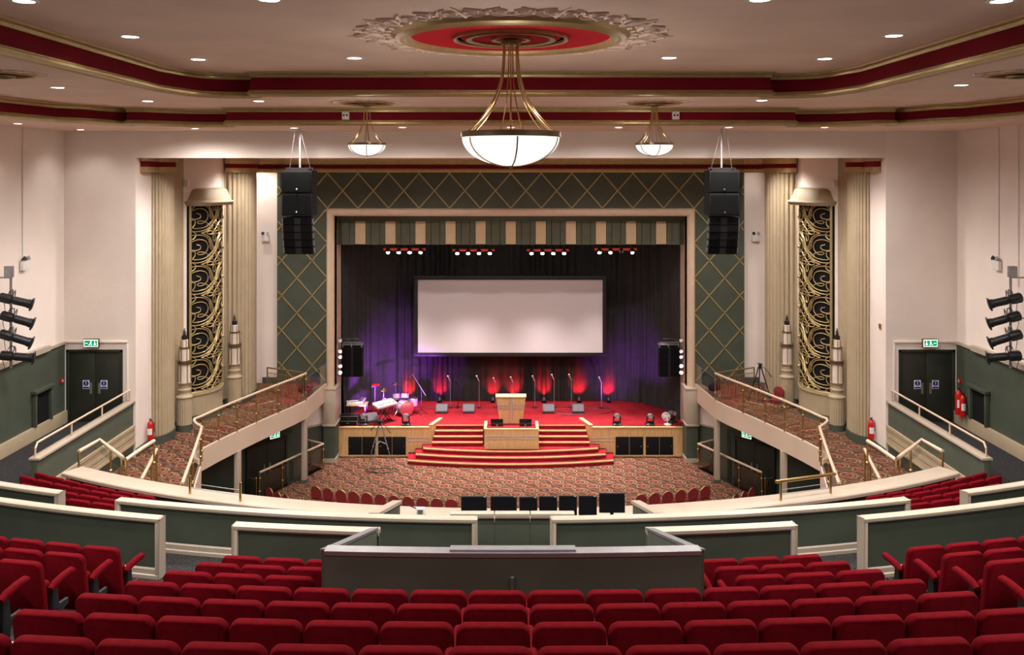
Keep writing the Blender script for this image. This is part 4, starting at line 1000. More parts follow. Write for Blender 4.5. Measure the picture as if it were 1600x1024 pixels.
        # hatch in the side wall
        h = thing('wall_hatch', (s*13.9, 26.5, 4.62), 'dark recessed hatch with sloping green surround low on the %s wall' % nm, 'hatch')
        X = lambda a, b: (min(s*a, s*b), max(s*a, s*b))
        m = MB(); m.box(*X(13.80, 13.93), 26.05, 26.13, 4.62, 5.6); m.box(*X(13.80, 13.93), 26.95, 27.03, 4.62, 5.6); m.box(*X(13.76, 13.93), 26.0, 27.08, 5.58, 5.68); m.build('surround', 'green', h, bevel=.01)
        MB().box(*X(13.90, 13.93), 26.13, 26.95, 4.62, 5.58).build('dark_panel', 'black', h)
        cp = thing('fire_call_point', (s*13.9, 27.75, 5.55), 'tiny red fire call point beside the doors on the %s wall' % nm, 'call point')
        MB().box(*X(13.87, 13.94), 27.68, 27.80, 5.52, 5.66).build('case', 'redp', cp, bevel=.006); MB().box(*X(13.862, 13.87), 27.71, 27.77, 5.56, 5.62).build('window', 'white', cp)
    def extinguisher(loc, label, h=.55, r=.085):
        t = thing('fire_extinguisher', loc, label, 'fire extinguisher'); 
        MB().lathe([(r*.98, 0), (r, .01), (r, h*.80), (r*.85, h*.90), (r*.35, h*.98), (r*.3, h*1.0)], loc, 20).build('cylinder', 'redp', t, smooth=40)
        m = MB(); x, y, z = loc; m.box(x-.02, x+.02, y-.02, y+.02, z+h, z+h+.06); m.tube([(x, y, z+h+.05), (x+.0, y-.12, z+h+.10)], .010, 6); m.tube([(x, y, z+h+.03), (x, y-.11, z+h+.04)], .010, 6); m.build('valve_handle', 'blackm', t)
        m = MB(); m.tube([(x, y, z+h+.03), (x+r*1.2, y, z+h*.9), (x+r*1.25, y, z+h*.4)], .012, 6); m.build('hose', 'blackm', t)
        m = MB(); m.lathe([(r*1.01, h*.3), (r*1.01, h*.62)], loc, 12, -2.4, -.7); m.build('label', 'paper', t)
        MB().box(x-.03, x+.03, y, y+r+.03, z+h*.6, z+h*.66).build('wall_bracket', 'steel', t)
    extinguisher((-11.56, 28.75, 3.46), 'red fire extinguisher hung on the left white pier by the gallery', .62, .10)
    extinguisher((11.56, 28.75, 3.50), 'red fire extinguisher hung on the right white pier by the gallery', .62, .10)
    extinguisher((13.72, 27.45, 4.63), 'red fire extinguisher by the right corridor doors, taller and nearer the door', .75, .10)
    extinguisher((13.72, 27.2, 4.63), 'red fire extinguisher by the right corridor doors, beside the hatch', .66, .09)
    sw = thing('wall_switch', (11.72, 28.5, 7.1), 'small brass plate on the right white pier', 'wall plate')
    MB().box(11.68, 11.72, 28.3, 28.45, 7.1, 7.25).build('plate', 'brass', sw, bevel=.004)
    for s in (-1, 1):
        pb = thing('niche_box', (s*10.98, 31.7, 11.55), 'tiny white box on the wall strip beside the grille hood, %s' % SIDE[s], 'wall box')
        MB().box(min(s*11.36, s*11.52), max(s*11.36, s*11.52), 31.55, 31.65, 11.55, 11.8).build('body', 'white', pb, bevel=.01)
# ================================================================ THEATRE SEATS
def seat_proto():
    t = thing('theatre_seat', (0, 0, 0), 'x', 'seat', 'crimson tip-up theatre seats')
    # backrest: rounded padded slab, leaning back
    m = MB(); T = Matrix.Rotation(radians(9), 4, 'X')
    def outline(w, z0, z1, rt, rb, n=6):
        pts = []
        for cx, cz, r, a0 in ((w-rt, z1-rt, rt, 0), (-w+rt, z1-rt, rt, 90), (-w+rb, z0+rb, rb, 180), (w-rb, z0+rb, rb, 270)):
            pts += [(cx+r*cos(radians(a0+90*i/n)), cz+r*sin(radians(a0+90*i/n))) for i in range(n+1)]
        return pts
    O = outline(.252, .28, .945, .075, .05); N = len(O); rings = []
    cz = .62
    for sc, y, crown in ((.95, .030, 0), (.985, .026, 0), (1.0, .012, 0), (1.0, -.018, 0), (.99, -.034, 0), (.965, -.042, 0)):
        rings.append([(x*(sc if abs(x) > 0 else 1), y-.035*(1-(x/.248)**2)*(-1 if y < 0 else 1)*0+.022*((x/.248)**2), cz+(z-cz)*(1-(1-sc)*.8)+(.010*(1-(x/.252)**2) if z > .8 else 0)) for x, z in O])
    m.T = Matrix.Translation((0, -.02, 0)) @ T @ Matrix.Translation((0, 0, 0))
    vs = [p for r in rings for p in r]; fs = []
    for i in range(len(rings)-1): fs += [[i*N+j, i*N+(j+1) % N, (i+1)*N+(j+1) % N, (i+1)*N+j] for j in range(N)]
    fs += [list(range(N)), [(len(rings)-1)*N+j for j in range(N)]]
    m.add(vs, fs); m.build('backrest', 'seat', t, smooth=60)
    # tipped-up seat with its rounded underside
    m = MB(); m.T = Matrix.Translation((0, .20, 0)) @ Matrix.Rotation(radians(12), 4, 'X'); m.box(-.215, .215, -.11, .0, .27, .70); m.build('seat_pad', 'seat', t, bevel=.05, bseg=4, smooth=60)
    m = MB(); m.T = Matrix.Translation((0, .02, .30)) @ Matrix.Rotation(pi/2, 4, 'Y'); m.lathe([(.15, -.21), (.17, -.19), (.17, .19), (.15, .21)], (0, 0, 0), 20, -.9, 1.5); m.build('seat_shell', 'seat', t, smooth=50)
    arms(t, -.26); return t
def arms(t, x):
    m = MB(); m.tube([(x, -.02, .60), (x, .05, .635), (x, .2, .655), (x, .31, .66), (x, .345, .645)], [.034, .042, .042, .040, .028], 10); m.build('armrest', 'seat', t, smooth=60)
    m = MB(); m.add([(x+dx, y, z) for dx in (-.017, .017) for y, z in ((-.02, 0), (.06, 0), (.10, .30), (.24, .34), (.25, .40), (.10, .40), (.07, .62), (0, .62), (-.01, .3))], [list(range(9)), list(range(9, 18))]+[[i, (i+1) % 9, (i+1) % 9+9, i+9] for i in range(9)])
    m.box(x-.03, x+.03, -.06, .2, 0, .02); m.build('side_frame', 'seatframe', t, bevel=.004)
SEAT = seat_proto(); SEAT_N = [0]
def place_seat(x, y, z, rz, label, end=False, group=None):
    o = SEAT if SEAT_N[0] == 0 else copy_tree(SEAT); SEAT_N[0] += 1
    o.location = (x-.15*sin(rz), y+.15*cos(rz), z); o.rotation_euler = (0, 0, rz); o['label'] = label; o['group'] = group or 'crimson tip-up theatre seats'
    if end: ENDS.append(o)
    return o
ENDS = []
NAME = {-1: 'nearest row, cut by the bottom edge', 0: 'second row from the bottom edge', 1: 'third row from the bottom edge', 2: 'row right behind the booth wall', 3: 'rearmost row there', 4: 'middle row there', 5: 'front row there'}
for k in range(-1, 6):
    R = 31.9-.9*k; idx = range(-6, 8) if k <= 2 else [-6, -5, -4, 5, 6, 7]
    for q, n in enumerate(idx):
        x = -.12+.52*n; y = CY-sqrt(R*R-x*x); rz = asin(x/R)
        if k <= 2: l = 'crimson theatre seat, %s from left in the %s' % (ORD[q+1], NAME[k])
        else:
            sd = 'left' if n < 0 else 'right'; pos = ({-6: 'aisle end', -5: 'middle', -4: 'booth end'} if n < 0 else {7: 'aisle end', 6: 'middle', 5: 'booth end'})[n]
            l = 'crimson theatre seat %s of the booth, %s of the %s' % (sd, pos, NAME[k])
        place_seat(x, y, zt(k), rz, l, n in (7, -4))
SNAME = {5: 'front row', 4: 'second row', 3: 'third row', 2: 'fourth row'}
for s in (-1, 1):
    for k, cnt in ((5, 4), (4, 3), (3, 2), (2, 1)):
        R = 31.9-.9*k
        for j in range(cnt):
            x = s*((5.07 if s < 0 else 5.14)+.52*j); y = CY-sqrt(R*R-x*x)
            place_seat(x, y, zt(k), asin(x/R), 'crimson theatre seat, %s from the aisle in the %s of the %s side block' % (ORD[j+1], SNAME[k], SIDE[s]), s < 0 and j == 0)
for s in (-1, 1):
    place_seat((-.775, .885)[s > 0], 13.54, 5.52, 0, 'crimson seat almost hidden behind the partition on the %s of the central gap' % SIDE[s], s < 0)
for s in (-1, 1):
    for r, (R, z) in enumerate(FT):
        for j in range(7):
            q0 = {0: .462, 1: .455, 2: .448, 3: .443}[r]
            # angle where X/Y = q0
            lo_, hi_ = .1, 1.0
            for _ in range(40):
                a = (lo_+hi_)/2
                if R*sin(a)/(CY-R*cos(a)) < q0-.035: lo_ = a
                else: hi_ = a
            a = a+j*.52/R
            if R*sin(a)/(CY-R*cos(a)) > .55: continue
            place_seat(s*R*sin(a), CY-R*cos(a), z, s*a, 'distant crimson seat, %s from the centre in the %s row of the lower %s block' % (ORD[j+1], ['nearest', 'second', 'third', 'farthest'][r], SIDE[s]), False, 'crimson seats of the lower side blocks')
# closing armrest at the open end of each run: a copy of the arm on the other side
arm_ch = [c for c in SEAT.children if c.name.split('.')[0] in ('armrest', 'side_frame')]
for o in ENDS:
    for c in arm_ch:
        d = c.copy(); COL.objects.link(d); d.parent = o; d.location = (.52, 0, 0)

# ================================================================ BANQUET CHAIRS in the stalls
def banquet_proto():
    t = thing('banquet_chair', (0, 0, 0), 'x', 'chair', 'burgundy banquet chairs in the stalls')
    O = [(.20*cos(pi*i/10)*(1 if True else 1), .70+.22*sin(pi*i/10)) for i in range(11)] + [(-.17, .52), (.17, .52)]
    def pad(sc, y0, y1):
        n = len(O); P = [(x*sc, .72+(z-.72)*sc) for x, z in O]
        return MB().add([(x, y0-.16*(z-.5)*.5, z) for x, z in P]+[(x, y1-.16*(z-.5)*.5, z) for x, z in P], [list(range(n)), list(range(n, 2*n))]+[[i, (i+1) % n, (i+1) % n+n, i+n] for i in range(n)])
    pad(.94, -.235, -.17).build('back_pad', 'banquet', t, bevel=.015)
    pts = [(x*1.03, -.205-.08*(z-.5), z) for x, z in O[:11]]
    pts = [(.18, -.20, .45)]+pts+[(-.18, -.20, .45)]
    MB().tube(pts, .017, 8).build('back_frame', 'brass', t, smooth=60)
    MB().box(-.21, .21, -.2, .22, .42, .49).build('seat', 'banquet', t, bevel=.025, bseg=3)
    for sx in (-1, 1):
        MB().tube([(sx*.18, -.19, .46), (sx*.19, -.24, 0)], .013, 6).build('leg', 'brass', t); MB().tube([(sx*.18, .19, .43), (sx*.19, .21, 0)], .013, 6).build('leg', 'brass', t)
    return t
BQ = banquet_proto(); nb = 0
def place_bq(x, y, z, rz, label, group='burgundy banquet chairs in the stalls'):
    global nb
    o = BQ if nb == 0 else copy_tree(BQ); nb += 1; o.location = (x, y, z); o.rotation_euler = (0, 0, rz); o['label'] = label; o['group'] = group
RB = 18.0; CB = 30.65+RB
for j in range(-14, 15):
    a = j*.5/RB; x = RB*sin(a)
    if -1.9 < x < 4.1: continue
    sd = 'left' if j < 0 else 'right'; q = (j+15) if j < 0 else 15-j
    place_bq(x, CB-RB*cos(a), 0, a, 'burgundy round-backed chair beyond the ledge, %s from the %s end of the curved row' % (ORD[q] if q < 15 else 'last', sd))
for s in (-1, 1):
    for j, (x, y) in enumerate(((8.36, 31.8), (7.98, 31.42), (7.6, 31.1))):
        place_bq(s*x, y, 0, s*.75, 'burgundy round-backed chair by the %s exit well rail, %s from the rail' % (SIDE[s], ORD[j+1]))
place_bq(9.9, 33.3, ZWING, 2.5, 'lone burgundy banquet chair standing on the right gallery before a lantern', 'chair on the gallery')

# ================================================================ MIXING DESK
t = thing('mixing_desk', (.6, 16.2, 4.75), 'black operator desk under the row of monitors', 'desk')
MB().box(-1.1, 2.3, 15.85, 16.7, 5.42, 5.48).build('desk_top', 'black', t, bevel=.01)
for x in (-1.0, .6, 2.15): MB().box(x, x+.06, 15.9, 16.6, 4.75, 5.42).build('leg', 'blackm', t)
MB().box(.75, 1.55, 15.87, 16.15, 5.48, 5.60).build('mixer', 'blackm', t, bevel=.02)
for j, (a, b, y1, y0, Y) in enumerate(((720, 761, 776, 806, 16.2), (766, 808, 776, 806, 16.2), (811, 840, 777, 806, 16.2), (842, 871, 776, 806, 16.3), (873, 902, 775, 806, 16.2), (904, 933, 775, 806, 16.25), (936, 977, 771, 802, 16.1))):
    x0, x1 = (a-798)/1400*Y, (b-798)/1400*Y; z1, z0 = 12-(y1-272)/1400*Y, 12-(y0-272)/1400*Y
    mo = thing('monitor', ((x0+x1)/2, Y, 5.48), 'black monitor on the mixing desk, %s from the left' % ORD[j+1], 'monitor', 'monitors on the mixing desk')
    MB().box(x0+.004, x1-.004, Y, Y+.045, z0, z1).build('case', 'blackm', mo, bevel=.008)
    MB().box(x0+.018, x1-.018, Y-.003, Y, z0+.02, z1-.016).build('screen', 'monitor', mo)
    m = MB(); m.box((x0+x1)/2-.03, (x0+x1)/2+.03, Y+.04, Y+.07, 5.49, z0+.15); m.box((x0+x1)/2-.12, (x0+x1)/2+.12, Y-.04, Y+.14, 5.48, 5.495); m.build('stand', 'blackm', mo)
    if j < 6: MB().box(x1-.06, x1-.022, Y-.005, Y-.003, z1-.014, z1-.004).build('sticker', 'paper', mo)
t = thing('socket_box', (-1.78, 17.35, 5.28), 'small white socket box standing on the ledge left of the monitors', 'socket box')
MB().box(-1.86, -1.70, 17.62, 17.72, 5.28, 5.42).build('case', 'white', t, bevel=.01); MB().box(-1.83, -1.73, 17.615, 17.62, 5.31, 5.39).build('face', 'steel', t)
tag(MB().tube([(-2.1, 17.4, 5.64), (-1.98, 17.55, 5.5), (-1.86, 17.66, 5.40)], .01, 6).build('ledge_cable', 'blackm', smooth=60), 'black cable from the low wall to the white socket box', 'cable')

# ================================================================ ON THE STAGE
# lamp battens over the stage
for j, px in enumerate((632, 740, 856, 962)):
    x = (px-798)/1400*39.6; z = 8.62 if j % 3 else 8.66; y = 39.6
    t = thing('lamp_batten', (x, y, z), 'red bar of four downward stage lamps, %s from the left' % ORD[j+1], 'stage light', 'red lamp bars over the stage')
    MB().box(x-.93, x+.93, y-.05, y+.05, z-.04, z+.06).build('bar', 'redpole', t, bevel=.02)
    MB().tube([(x-.9, y, z+.28), (x+.9, y, z+.28)], .03, 8).build('truss_tube', 'blackm', t)
    m = MB()
    for dx in (-.6, .6): m.tube([(x+dx, y, z+.05), (x+dx, y, 10.9)], .015, 6)
    m.build('suspension', 'blackm', t)
    for k in range(4):
        lx = x-.72+.48*k
        if j == 3 and k == 2:
            MB().lathe([(.10, -.14), (.11, -.02), (.05, .06)], (lx, y-.02, z), 14).build('unlit_lamp', 'blackm', t); continue
        c = MB().lathe([(.12, -.15), (.12, -.02), (.06, .06)], (lx, y-.02, z), 14).build('lamp_can', 'blackm', t)
        m = MB(); m.T = ROT((lx, y-.08, z-.13), 0, radians(-15)); m.sphere((0, 0, 0), .085, 12, 6, (1, 1, .6)); m.build('lamp_lens', 'lampw', c)
        add_light('SPOT', (lx, y-.1, z-.22), 1150 if k % 2 else 760, (1, .82, .80), t, aim=(lx*.97, 37.2 if k % 2 else 40.45, ZS), angle=52 if k % 2 else 58, blend=.7 if k % 2 else 1.0, size=.08)
# LED floor lamps washing the curtain red
for j, (px, p) in enumerate(((637, 26), (687, 24), (770, 20), (803, 22), (850, 22), (905, 24), (951, 26))):
    x = (px-798)/1400*42.2; y = 42.2
    t = thing('floor_lamp', (x, y, ZS), 'red LED lamp on the stage floor lighting the curtain, %s from the left' % ORD[j+1], 'stage light', 'red LED lamps along the curtain')
    m = MB(); m.T = ROT((x, y, ZS+.14), 0, radians(-35)); m.lathe([(.09, -.08), (.11, .05), (.11, .08)], (0, 0, 0), 14); m.build('can', 'blackm', t)
    m = MB(); m.T = ROT((x, y, ZS+.14), 0, radians(-35)); m.lathe([(.001, .07), (.1, .07)], (0, 0, 0), 14); m.build('lens', 'ledred', t)
    m = MB(); m.box(x-.13, x-.11, y-.03, y+.03, ZS, ZS+.18); m.box(x+.11, x+.13, y-.03, y+.03, ZS, ZS+.18); m.box(x-.13, x+.13, y-.05, y+.05, ZS, ZS+.015); m.build('bracket', 'blackm', t)
    add_light('SPOT', (x, y+.02, ZS+.27), p*8, (1, .010, .03), t, aim=(x, y+.3, ZS+.50), angle=80, blend=.9, size=.06)
x = 4.75
tag(MB().tube([(x-.35, 41.9, 9.0), (x-.33, 41.9, 6.2), (x-.25, 41.88, 5.6), (x, 41.86, 5.4), (x+.25, 41.88, 5.6), (x+.33, 41.9, 6.2), (x+.35, 41.9, 9.0)], .018, 6).build('hanging_cable', 'blackm', smooth=60), 'black cable loop hanging before the curtain right of the screen', 'cable')
# microphone stands
def mic(x, y, z0, h, label, dark=False, boom=0.0):
    t = thing('microphone_stand', (x, y, z0), label, 'microphone stand')
    MB().lathe([(.13, 0), (.13, .02), (.03, .035)], (x, y, z0), 18).build('base', 'blackm', t)
    MB().tube([(x, y, z0+.02), (x, y, z0+h-.12)], .014, 6).build('pole', 'blackm' if dark else 'steel', t)
    if boom: m = MB().tube([(x+boom*.6, y, z0+h-.22), (x-boom*.6, y, z0+h+.06)], .012, 6); m.build('boom', 'blackm', t)
    dx = -.10
    m = MB(); m.tube([(x, y, z0+h-.14), (x+dx*.5, y-.03, z0+h-.03), (x+dx, y-.05, z0+h+.08)], [.018, .026, .03], 8); m.sphere((x+dx*1.1, y-.055, z0+h+.11), .045, 10, 8); m.build('microphone', 'blackm' if dark else 'silver', t, smooth=60)
mics = [(702, 588, 'left group, first by a red lamp', 0), (714, 594, 'left group, dark slanted boom', 1), (747, 588, 'left group, above the second wedge', 0), (773, 591, 'left of the lectern', 0), (800, 590, 'just behind the lectern top', 0), (834, 588, 'right of the lectern, first', 0), (864, 586, 'right of the lectern, second', 0), (891, 586, 'right of the lectern, third', 0), (938, 590, 'the one farthest right', 0)]
for px, py, l, dk in mics:
    Y = 41.3; x = (px-798)/1400*Y; h = 12-(py-272)/1400*Y-ZS-.1
    mic(x+.05, Y, ZS, h, 'microphone on a slim stand before the curtain, '+l, dk, .35 if dk else 0)
def wedge(x, y, z, w, label, rz=0):
    t = thing('stage_wedge', (x, y, z), label, 'floor monitor speaker'); T = ROT((x, y, z), rz)
    P = [(-.22, 0), (.20, 0), (.24, .10), (.06, .36), (-.22, .34)]; m = MB(); m.T = T
    m.add([(sx*w/2, -yy, zz) for sx in (-1, 1) for yy, zz in P], [list(range(5)), list(range(5, 10))]+[[i, (i+1) % 5, (i+1) % 5+5, i+5] for i in range(5)]); m.build('cabinet', 'grey', t, bevel=.012)
    m = MB(); m.T = T; m.add([(sx*(w/2-.03), -yy, zz) for sx in (-1, 1) for yy, zz in ((.238, .115), (.075, .345), (.083, .35), (.246, .12))], [[0, 1, 2, 3], [4, 5, 6, 7], [0, 1, 5, 4], [1, 2, 6, 5], [2, 3, 7, 6], [3, 0, 4, 7]]); m.build('mesh_front', 'grey', t)
    m = MB(); m.T = T; m.box(-w/2-.004, -w/2, -.05, .05, .14, .2); m.build('handle', 'blackm', t)
for px, l in ((690.5, 'grey floor wedge speaker on the red carpet, far left of the four'), (732.5, 'grey floor wedge speaker second from left, nearer the lectern'), (857, 'grey floor wedge speaker just right of the lectern'), (903, 'grey floor wedge speaker at the right end of the four')):
    wedge((px-798)/1400*40.5, 40.5, ZS, .52, l)
wedge(-6.12, 38.95, ZS, .62, 'grey floor wedge speaker turned beside the keyboard table on the left', .5)
def moving_head(x, y, z, label, rz=0, s=1.0):
    t = thing('moving_head_light', (x, y, z), label, 'stage light'); T = ROT((x, y, z), rz) @ Matrix.Diagonal((s, s, s, 1))
    def mk(nm, mt_, f, bev=0, sm=40): m = MB(); m.T = T; f(m); return m.build(nm, mt_, t, bevel=bev, smooth=sm)
    mk('base', 'blackm', lambda m: m.add([(sx*a, sy*b, zz) for zz, a, b in ((0, .19, .19), (.06, .19, .19), (.11, .13, .13)) for sx, sy in ((-1, -1), (1, -1), (1, 1), (-1, 1))], [[0, 1, 2, 3], [8, 9, 10, 11]]+[[i*4+j, i*4+(j+1) % 4, (i+1)*4+(j+1) % 4, (i+1)*4+j] for i in range(2) for j in range(4)]), .012)
    mk('yoke', 'blackm', lambda m: (m.box(-.17, -.12, -.06, .06, .14, .40), m.box(.12, .17, -.06, .06, .14, .40), m.box(-.17, .17, -.06, .06, .10, .17)), .015)
    mk('head', 'grey', lambda m: m.sphere((0, 0, .40), .15, 18, 12, (.85, 1.25, .72)), 0, 60)
    m = MB(); m.T = T @ ROT((0, -.17, .41), 0, radians(78)); m.lathe([(.085, -.02), (.09, .03), (.001, .032)], (0, 0, 0), 16); m.build('lens', 'chrome', t)
    return t
for px, l in ((568, 'moving-head stage light at the left end of the stage edge'), (634, 'moving-head stage light on the stage edge below the drum kit'), (964, 'moving-head stage light on the right stage edge, nearer the steps'), (1016, 'moving-head stage light on the right stage edge, beside the white fan')):
    t = moving_head((px-798)/1400*38.4, 38.42, ZS+.0, l)
    x = (px-798)/1400*38.4; q = {568: (1150, (-6.2, 42.2, 3.0), 70), 634: (650, (-4.2, 42.6, 2.6), 60), 964: (380, (4.8, 42.5, 2.6), 50), 1016: (380, (6.4, 42.0, 3.6), 46)}[px]
    add_light('SPOT', (x, 38.64, ZS+.50), q[0], (.50, .08, 1.0), t, aim=q[1], angle=q[2], blend=.9, size=.1)
# desk fan
x, y = (1043-798)/1400*38.5, 38.5
t = thing('desk_fan', (x, y, ZS), 'white round desk fan standing on the right stage edge', 'fan')
MB().lathe([(.16, 0), (.16, .03), (.05, .06), (.03, .08)], (x, y, ZS), 20).build('base', 'white', t)
MB().tube([(x, y, ZS+.06), (x-.02, y, ZS+.30)], .025, 8).build('stem', 'white', t)
T = ROT((x-.07, y-.05, ZS+.36), -.35, radians(90)); m = MB(); m.T = T
for r in (.06, .11, .16, .19): m.tube([(r*cos(2*pi*i/24), r*sin(2*pi*i/24), .07*(1-(r/.2)**2)) for i in range(24)], .006, 5, closed=True)
for k in range(18): a = 2*pi*k/18; m.tube([(.02*cos(a), .02*sin(a), .075), (.19*cos(a), .19*sin(a), .01), (.19*cos(a), .19*sin(a), -.05), (.05*cos(a), .05*sin(a), -.09)], .004, 4)
m.build('cage', 'white', t)
m = MB(); m.T = T
for k in range(4): a = 2*pi*k/4; m.add([(.03*cos(a), .03*sin(a), .0), (.16*cos(a+.1), .16*sin(a+.1), .015), (.16*cos(a+.7), .16*sin(a+.7), -.015), (.03*cos(a+.9), .03*sin(a+.9), -.01)], [[0, 1, 2, 3]])
m.build('blades', 'white', t)
m = MB(); m.T = T; m.lathe([(.045, -.14), (.06, -.1), (.06, -.05)], (0, 0, 0), 14); m.build('motor', 'white', t)
moving_head(6.98, 38.9, ZS, 'black stage light half hidden behind the right stage pier', .6)
# small side loudspeaker stacks inside the arch, with clusters of little lamps on the frame
for s in (-1, 1):
    nm = SIDE[s]; x = s*6.84; y = 38.82
    t = thing('side_loudspeaker', (x, y, 3.4), 'black six-cell loudspeaker column hung inside the %s edge of the stage opening' % nm, 'loudspeaker')
    for k in range(5):
        z = 4.52-.255*k; MB().box(x-.45, x+.45, y-.2, y+.25, z-.25, z).build('cabinet', 'black', t, bevel=.012)
        for sg in (-1, 1): MB().box(x+sg*.235-.19, x+sg*.235+.19, y-.212, y-.2, z-.235, z-.015).build('mesh_front', 'grille', t)
        MB().box(x-.035, x+.035, y-.208, y-.2, z-.25, z).build('horn', 'blackm', t)
    m = MB(); m.box(x-.43, x+.43, y-.15, y+.2, 4.60, 4.63)
    for dx in (-.42, -.05, .38): m.box(x+dx, x+dx+.04, y-.17, y-.13, 4.5, 4.75)
    m.box(x-.43, x+.43, y-.17, y-.14, 4.72, 4.75); m.build('flying_frame', 'steel', t)
    MB().tube([(s*7.45, y, 4.85), (x-s*.25, y, 4.85)], .03, 8).build('wall_arm', 'blackm', t)
    MB().tube([(x, y, 4.7), (x, y, 4.87)], .02, 6).build('hanger', 'blackm', t)
    for k, z in enumerate((4.82, 4.35, 4.12, 3.72, 3.45)):
        xx = s*7.33; yy = 38.45
        c = thing('side_lamp', (xx, yy, z), 'small bright lamp clamped on the %s stage frame, %s from the top' % (nm, ORD[k+1]), 'stage light', 'lamps on the stage frame')
        m = MB(); m.T = ROT((xx, yy, z), 0, radians(60), s*radians(-35)); m.lathe([(.05, -.1), (.075, 0), (.085, .10)], (0, 0, 0), 14); m.build('can', 'chrome', c)
        m = MB(); m.T = ROT((xx, yy, z), 0, radians(60), s*radians(-35)); m.lathe([(.001, .085), (.07, .085)], (0, 0, 0), 14); m.build('lens', 'ledv', c)
        MB().tube([(xx, yy, z), (s*7.42, yy, z)], .014, 6).build('clamp', 'blackm', c)
# keyboard on a crossed stand, keyboard on a table, drums
def keyboard(x, y, z, rz, L, D, label, stand_h, name='keyboard', tilt=.12):
    t = thing(name, (x, y, z), label, 'keyboard'); T = ROT((x, y, z+stand_h), rz, tilt)
    m = MB(); m.T = T; m.box(-L/2, L/2, -D/2, D/2, 0, .09); m.build('case', 'white', t, bevel=.012)
    m = MB(); m.T = T
    for i in range(18): m.box(-L/2+.03+(L-.06)*i/18+.002, -L/2+.03+(L-.06)*(i+1)/18-.002, -D/2+.01, -D/2+.15, .09, .105)
    m.build('white_keys', 'paper', t)
    m = MB(); m.T = T
    for i in range(17):
        if i % 7 not in (2, 6): m.box(-L/2+.03+(L-.06)*(i+1)/18-.008, -L/2+.03+(L-.06)*(i+1)/18+.008, -D/2+.06, -D/2+.155, .105, .118)
    m.box(-L/2+.04, L/2-.04, -D/2+.165, -D/2+.21, .09, .096); m.build('black_keys', 'black', t)
    return t, T
t, T = keyboard(-5.48, 38.95, ZS, .85, 1.1, .46, 'pale keyboard on a crossed stand in front of the drum kit', .74, tilt=.30)
m = MB(); m.T = ROT((-5.48, 38.95, ZS), .85)
for dy in (-.12, .12): m.tube([(-.32, dy, .02), (.32, dy, .70)], .022, 6); m.tube([(.32, dy, .02), (-.32, dy, .70)], .022, 6)
for sx in (-.32, .32): m.tube([(sx, -.2, .03), (sx, .2, .03)], .022, 6); m.tube([(sx, -.2, .66), (sx, .2, .80)], .018, 6)
m.build('crossed_stand', 'blackm', t)
tb = thing('equipment_table', (-6.88, 39.5, ZS), 'small dark wooden table carrying a keyboard at the left of the stage', 'table')
MB().box(-7.2, -6.32, 39.15, 39.85, ZS+.62, ZS+.66).build('table_top', 'wood', tb, bevel=.01)
for dx, dy in ((-7.15, 39.2), (-6.4, 39.2), (-7.15, 39.77), (-6.4, 39.77)): MB().box(dx, dx+.05, dy, dy+.05, ZS, ZS+.62).build('leg', 'blackm', tb)
keyboard(-6.88, 39.5, ZS+.66, .25, .7, .4, 'pale keyboard lying on the dark table at the left of the stage', .0, tilt=.05)
mxr = thing('small_mixer', (-6.6, 39.55, ZS+.66), 'small pale mixer leaning on the keyboard table', 'mixer'); m = MB(); m.T = ROT((-6.58, 39.6, ZS+.74), -.5, .5); m.box(-.13, .13, -.18, .18, 0, .07); m.build('case', 'steel', mxr, bevel=.01)
m = MB(); m.T = ROT((-6.58, 39.6, ZS+.74), -.5, .5)
for i in range(5):
    for j in range(4): m.lathe([(.012, .07), (.01, .09)], (-.1+.05*i, -.12+.07*j, 0), 8)
m.build('knobs', 'blackm', mxr)
for k, (x, y, z, l) in enumerate(((-6.98, 38.6, ZS, 'black flight case with metal edges lying on the stage, lower one'), (-6.95, 38.6, ZS+.2, 'black flight case with metal edges on top of another'))):
    fc = thing('flight_case', (x, y, z), l, 'case'); MB().box(x-.4, x+.4, y-.22, y+.22, z, z+.19).build('body', 'black', fc, bevel=.01)
    m = MB()
    for sx in (-1, 1):
        for sy in (-1, 1): m.box(x+sx*.4-.015, x+sx*.4+.015, y+sy*.22-.015, y+sy*.22+.015, z, z+.195)
    for sy in (-1, 1): m.box(x-.4, x+.4, y+sy*.22-.012, y+sy*.22+.012, z+.175, z+.197)
    m.build('metal_edges', 'steel', fc)
    m = MB(); m.tube([(x-.07, y-.22, z+.1), (x-.05, y-.25, z+.1), (x+.05, y-.25, z+.1), (x+.07, y-.22, z+.1)], .01, 6); m.build('handle', 'chrome', fc)
pc = thing('percussion_stand', (-6.15, 40.6, ZS), 'black stand with a small red electronic drum pad behind the table', 'stand')
m = MB(); m.tube([(-6.15, 40.6, ZS+.25), (-6.15, 40.6, ZS+1.2)], .018, 6)
for a in (0.3, 2.4, 4.5): m.tube([(-6.15, 40.6, ZS+.35), (-6.15+.3*cos(a), 40.6+.3*sin(a), ZS)], .014, 6)
m.build('tripod', 'blackm', pc); m = MB(); m.T = ROT((-6.1, 40.55, ZS+1.2), .2, .3); m.box(-.22, .22, -.14, .14, 0, .05); m.build('pad_case', 'blackm', pc, bevel=.01)
m = MB(); m.T = ROT((-6.1, 40.55, ZS+1.2), .2, .3); m.box(-.17, .17, -.1, .06, .05, .06); m.build('pads', 'redp', pc)
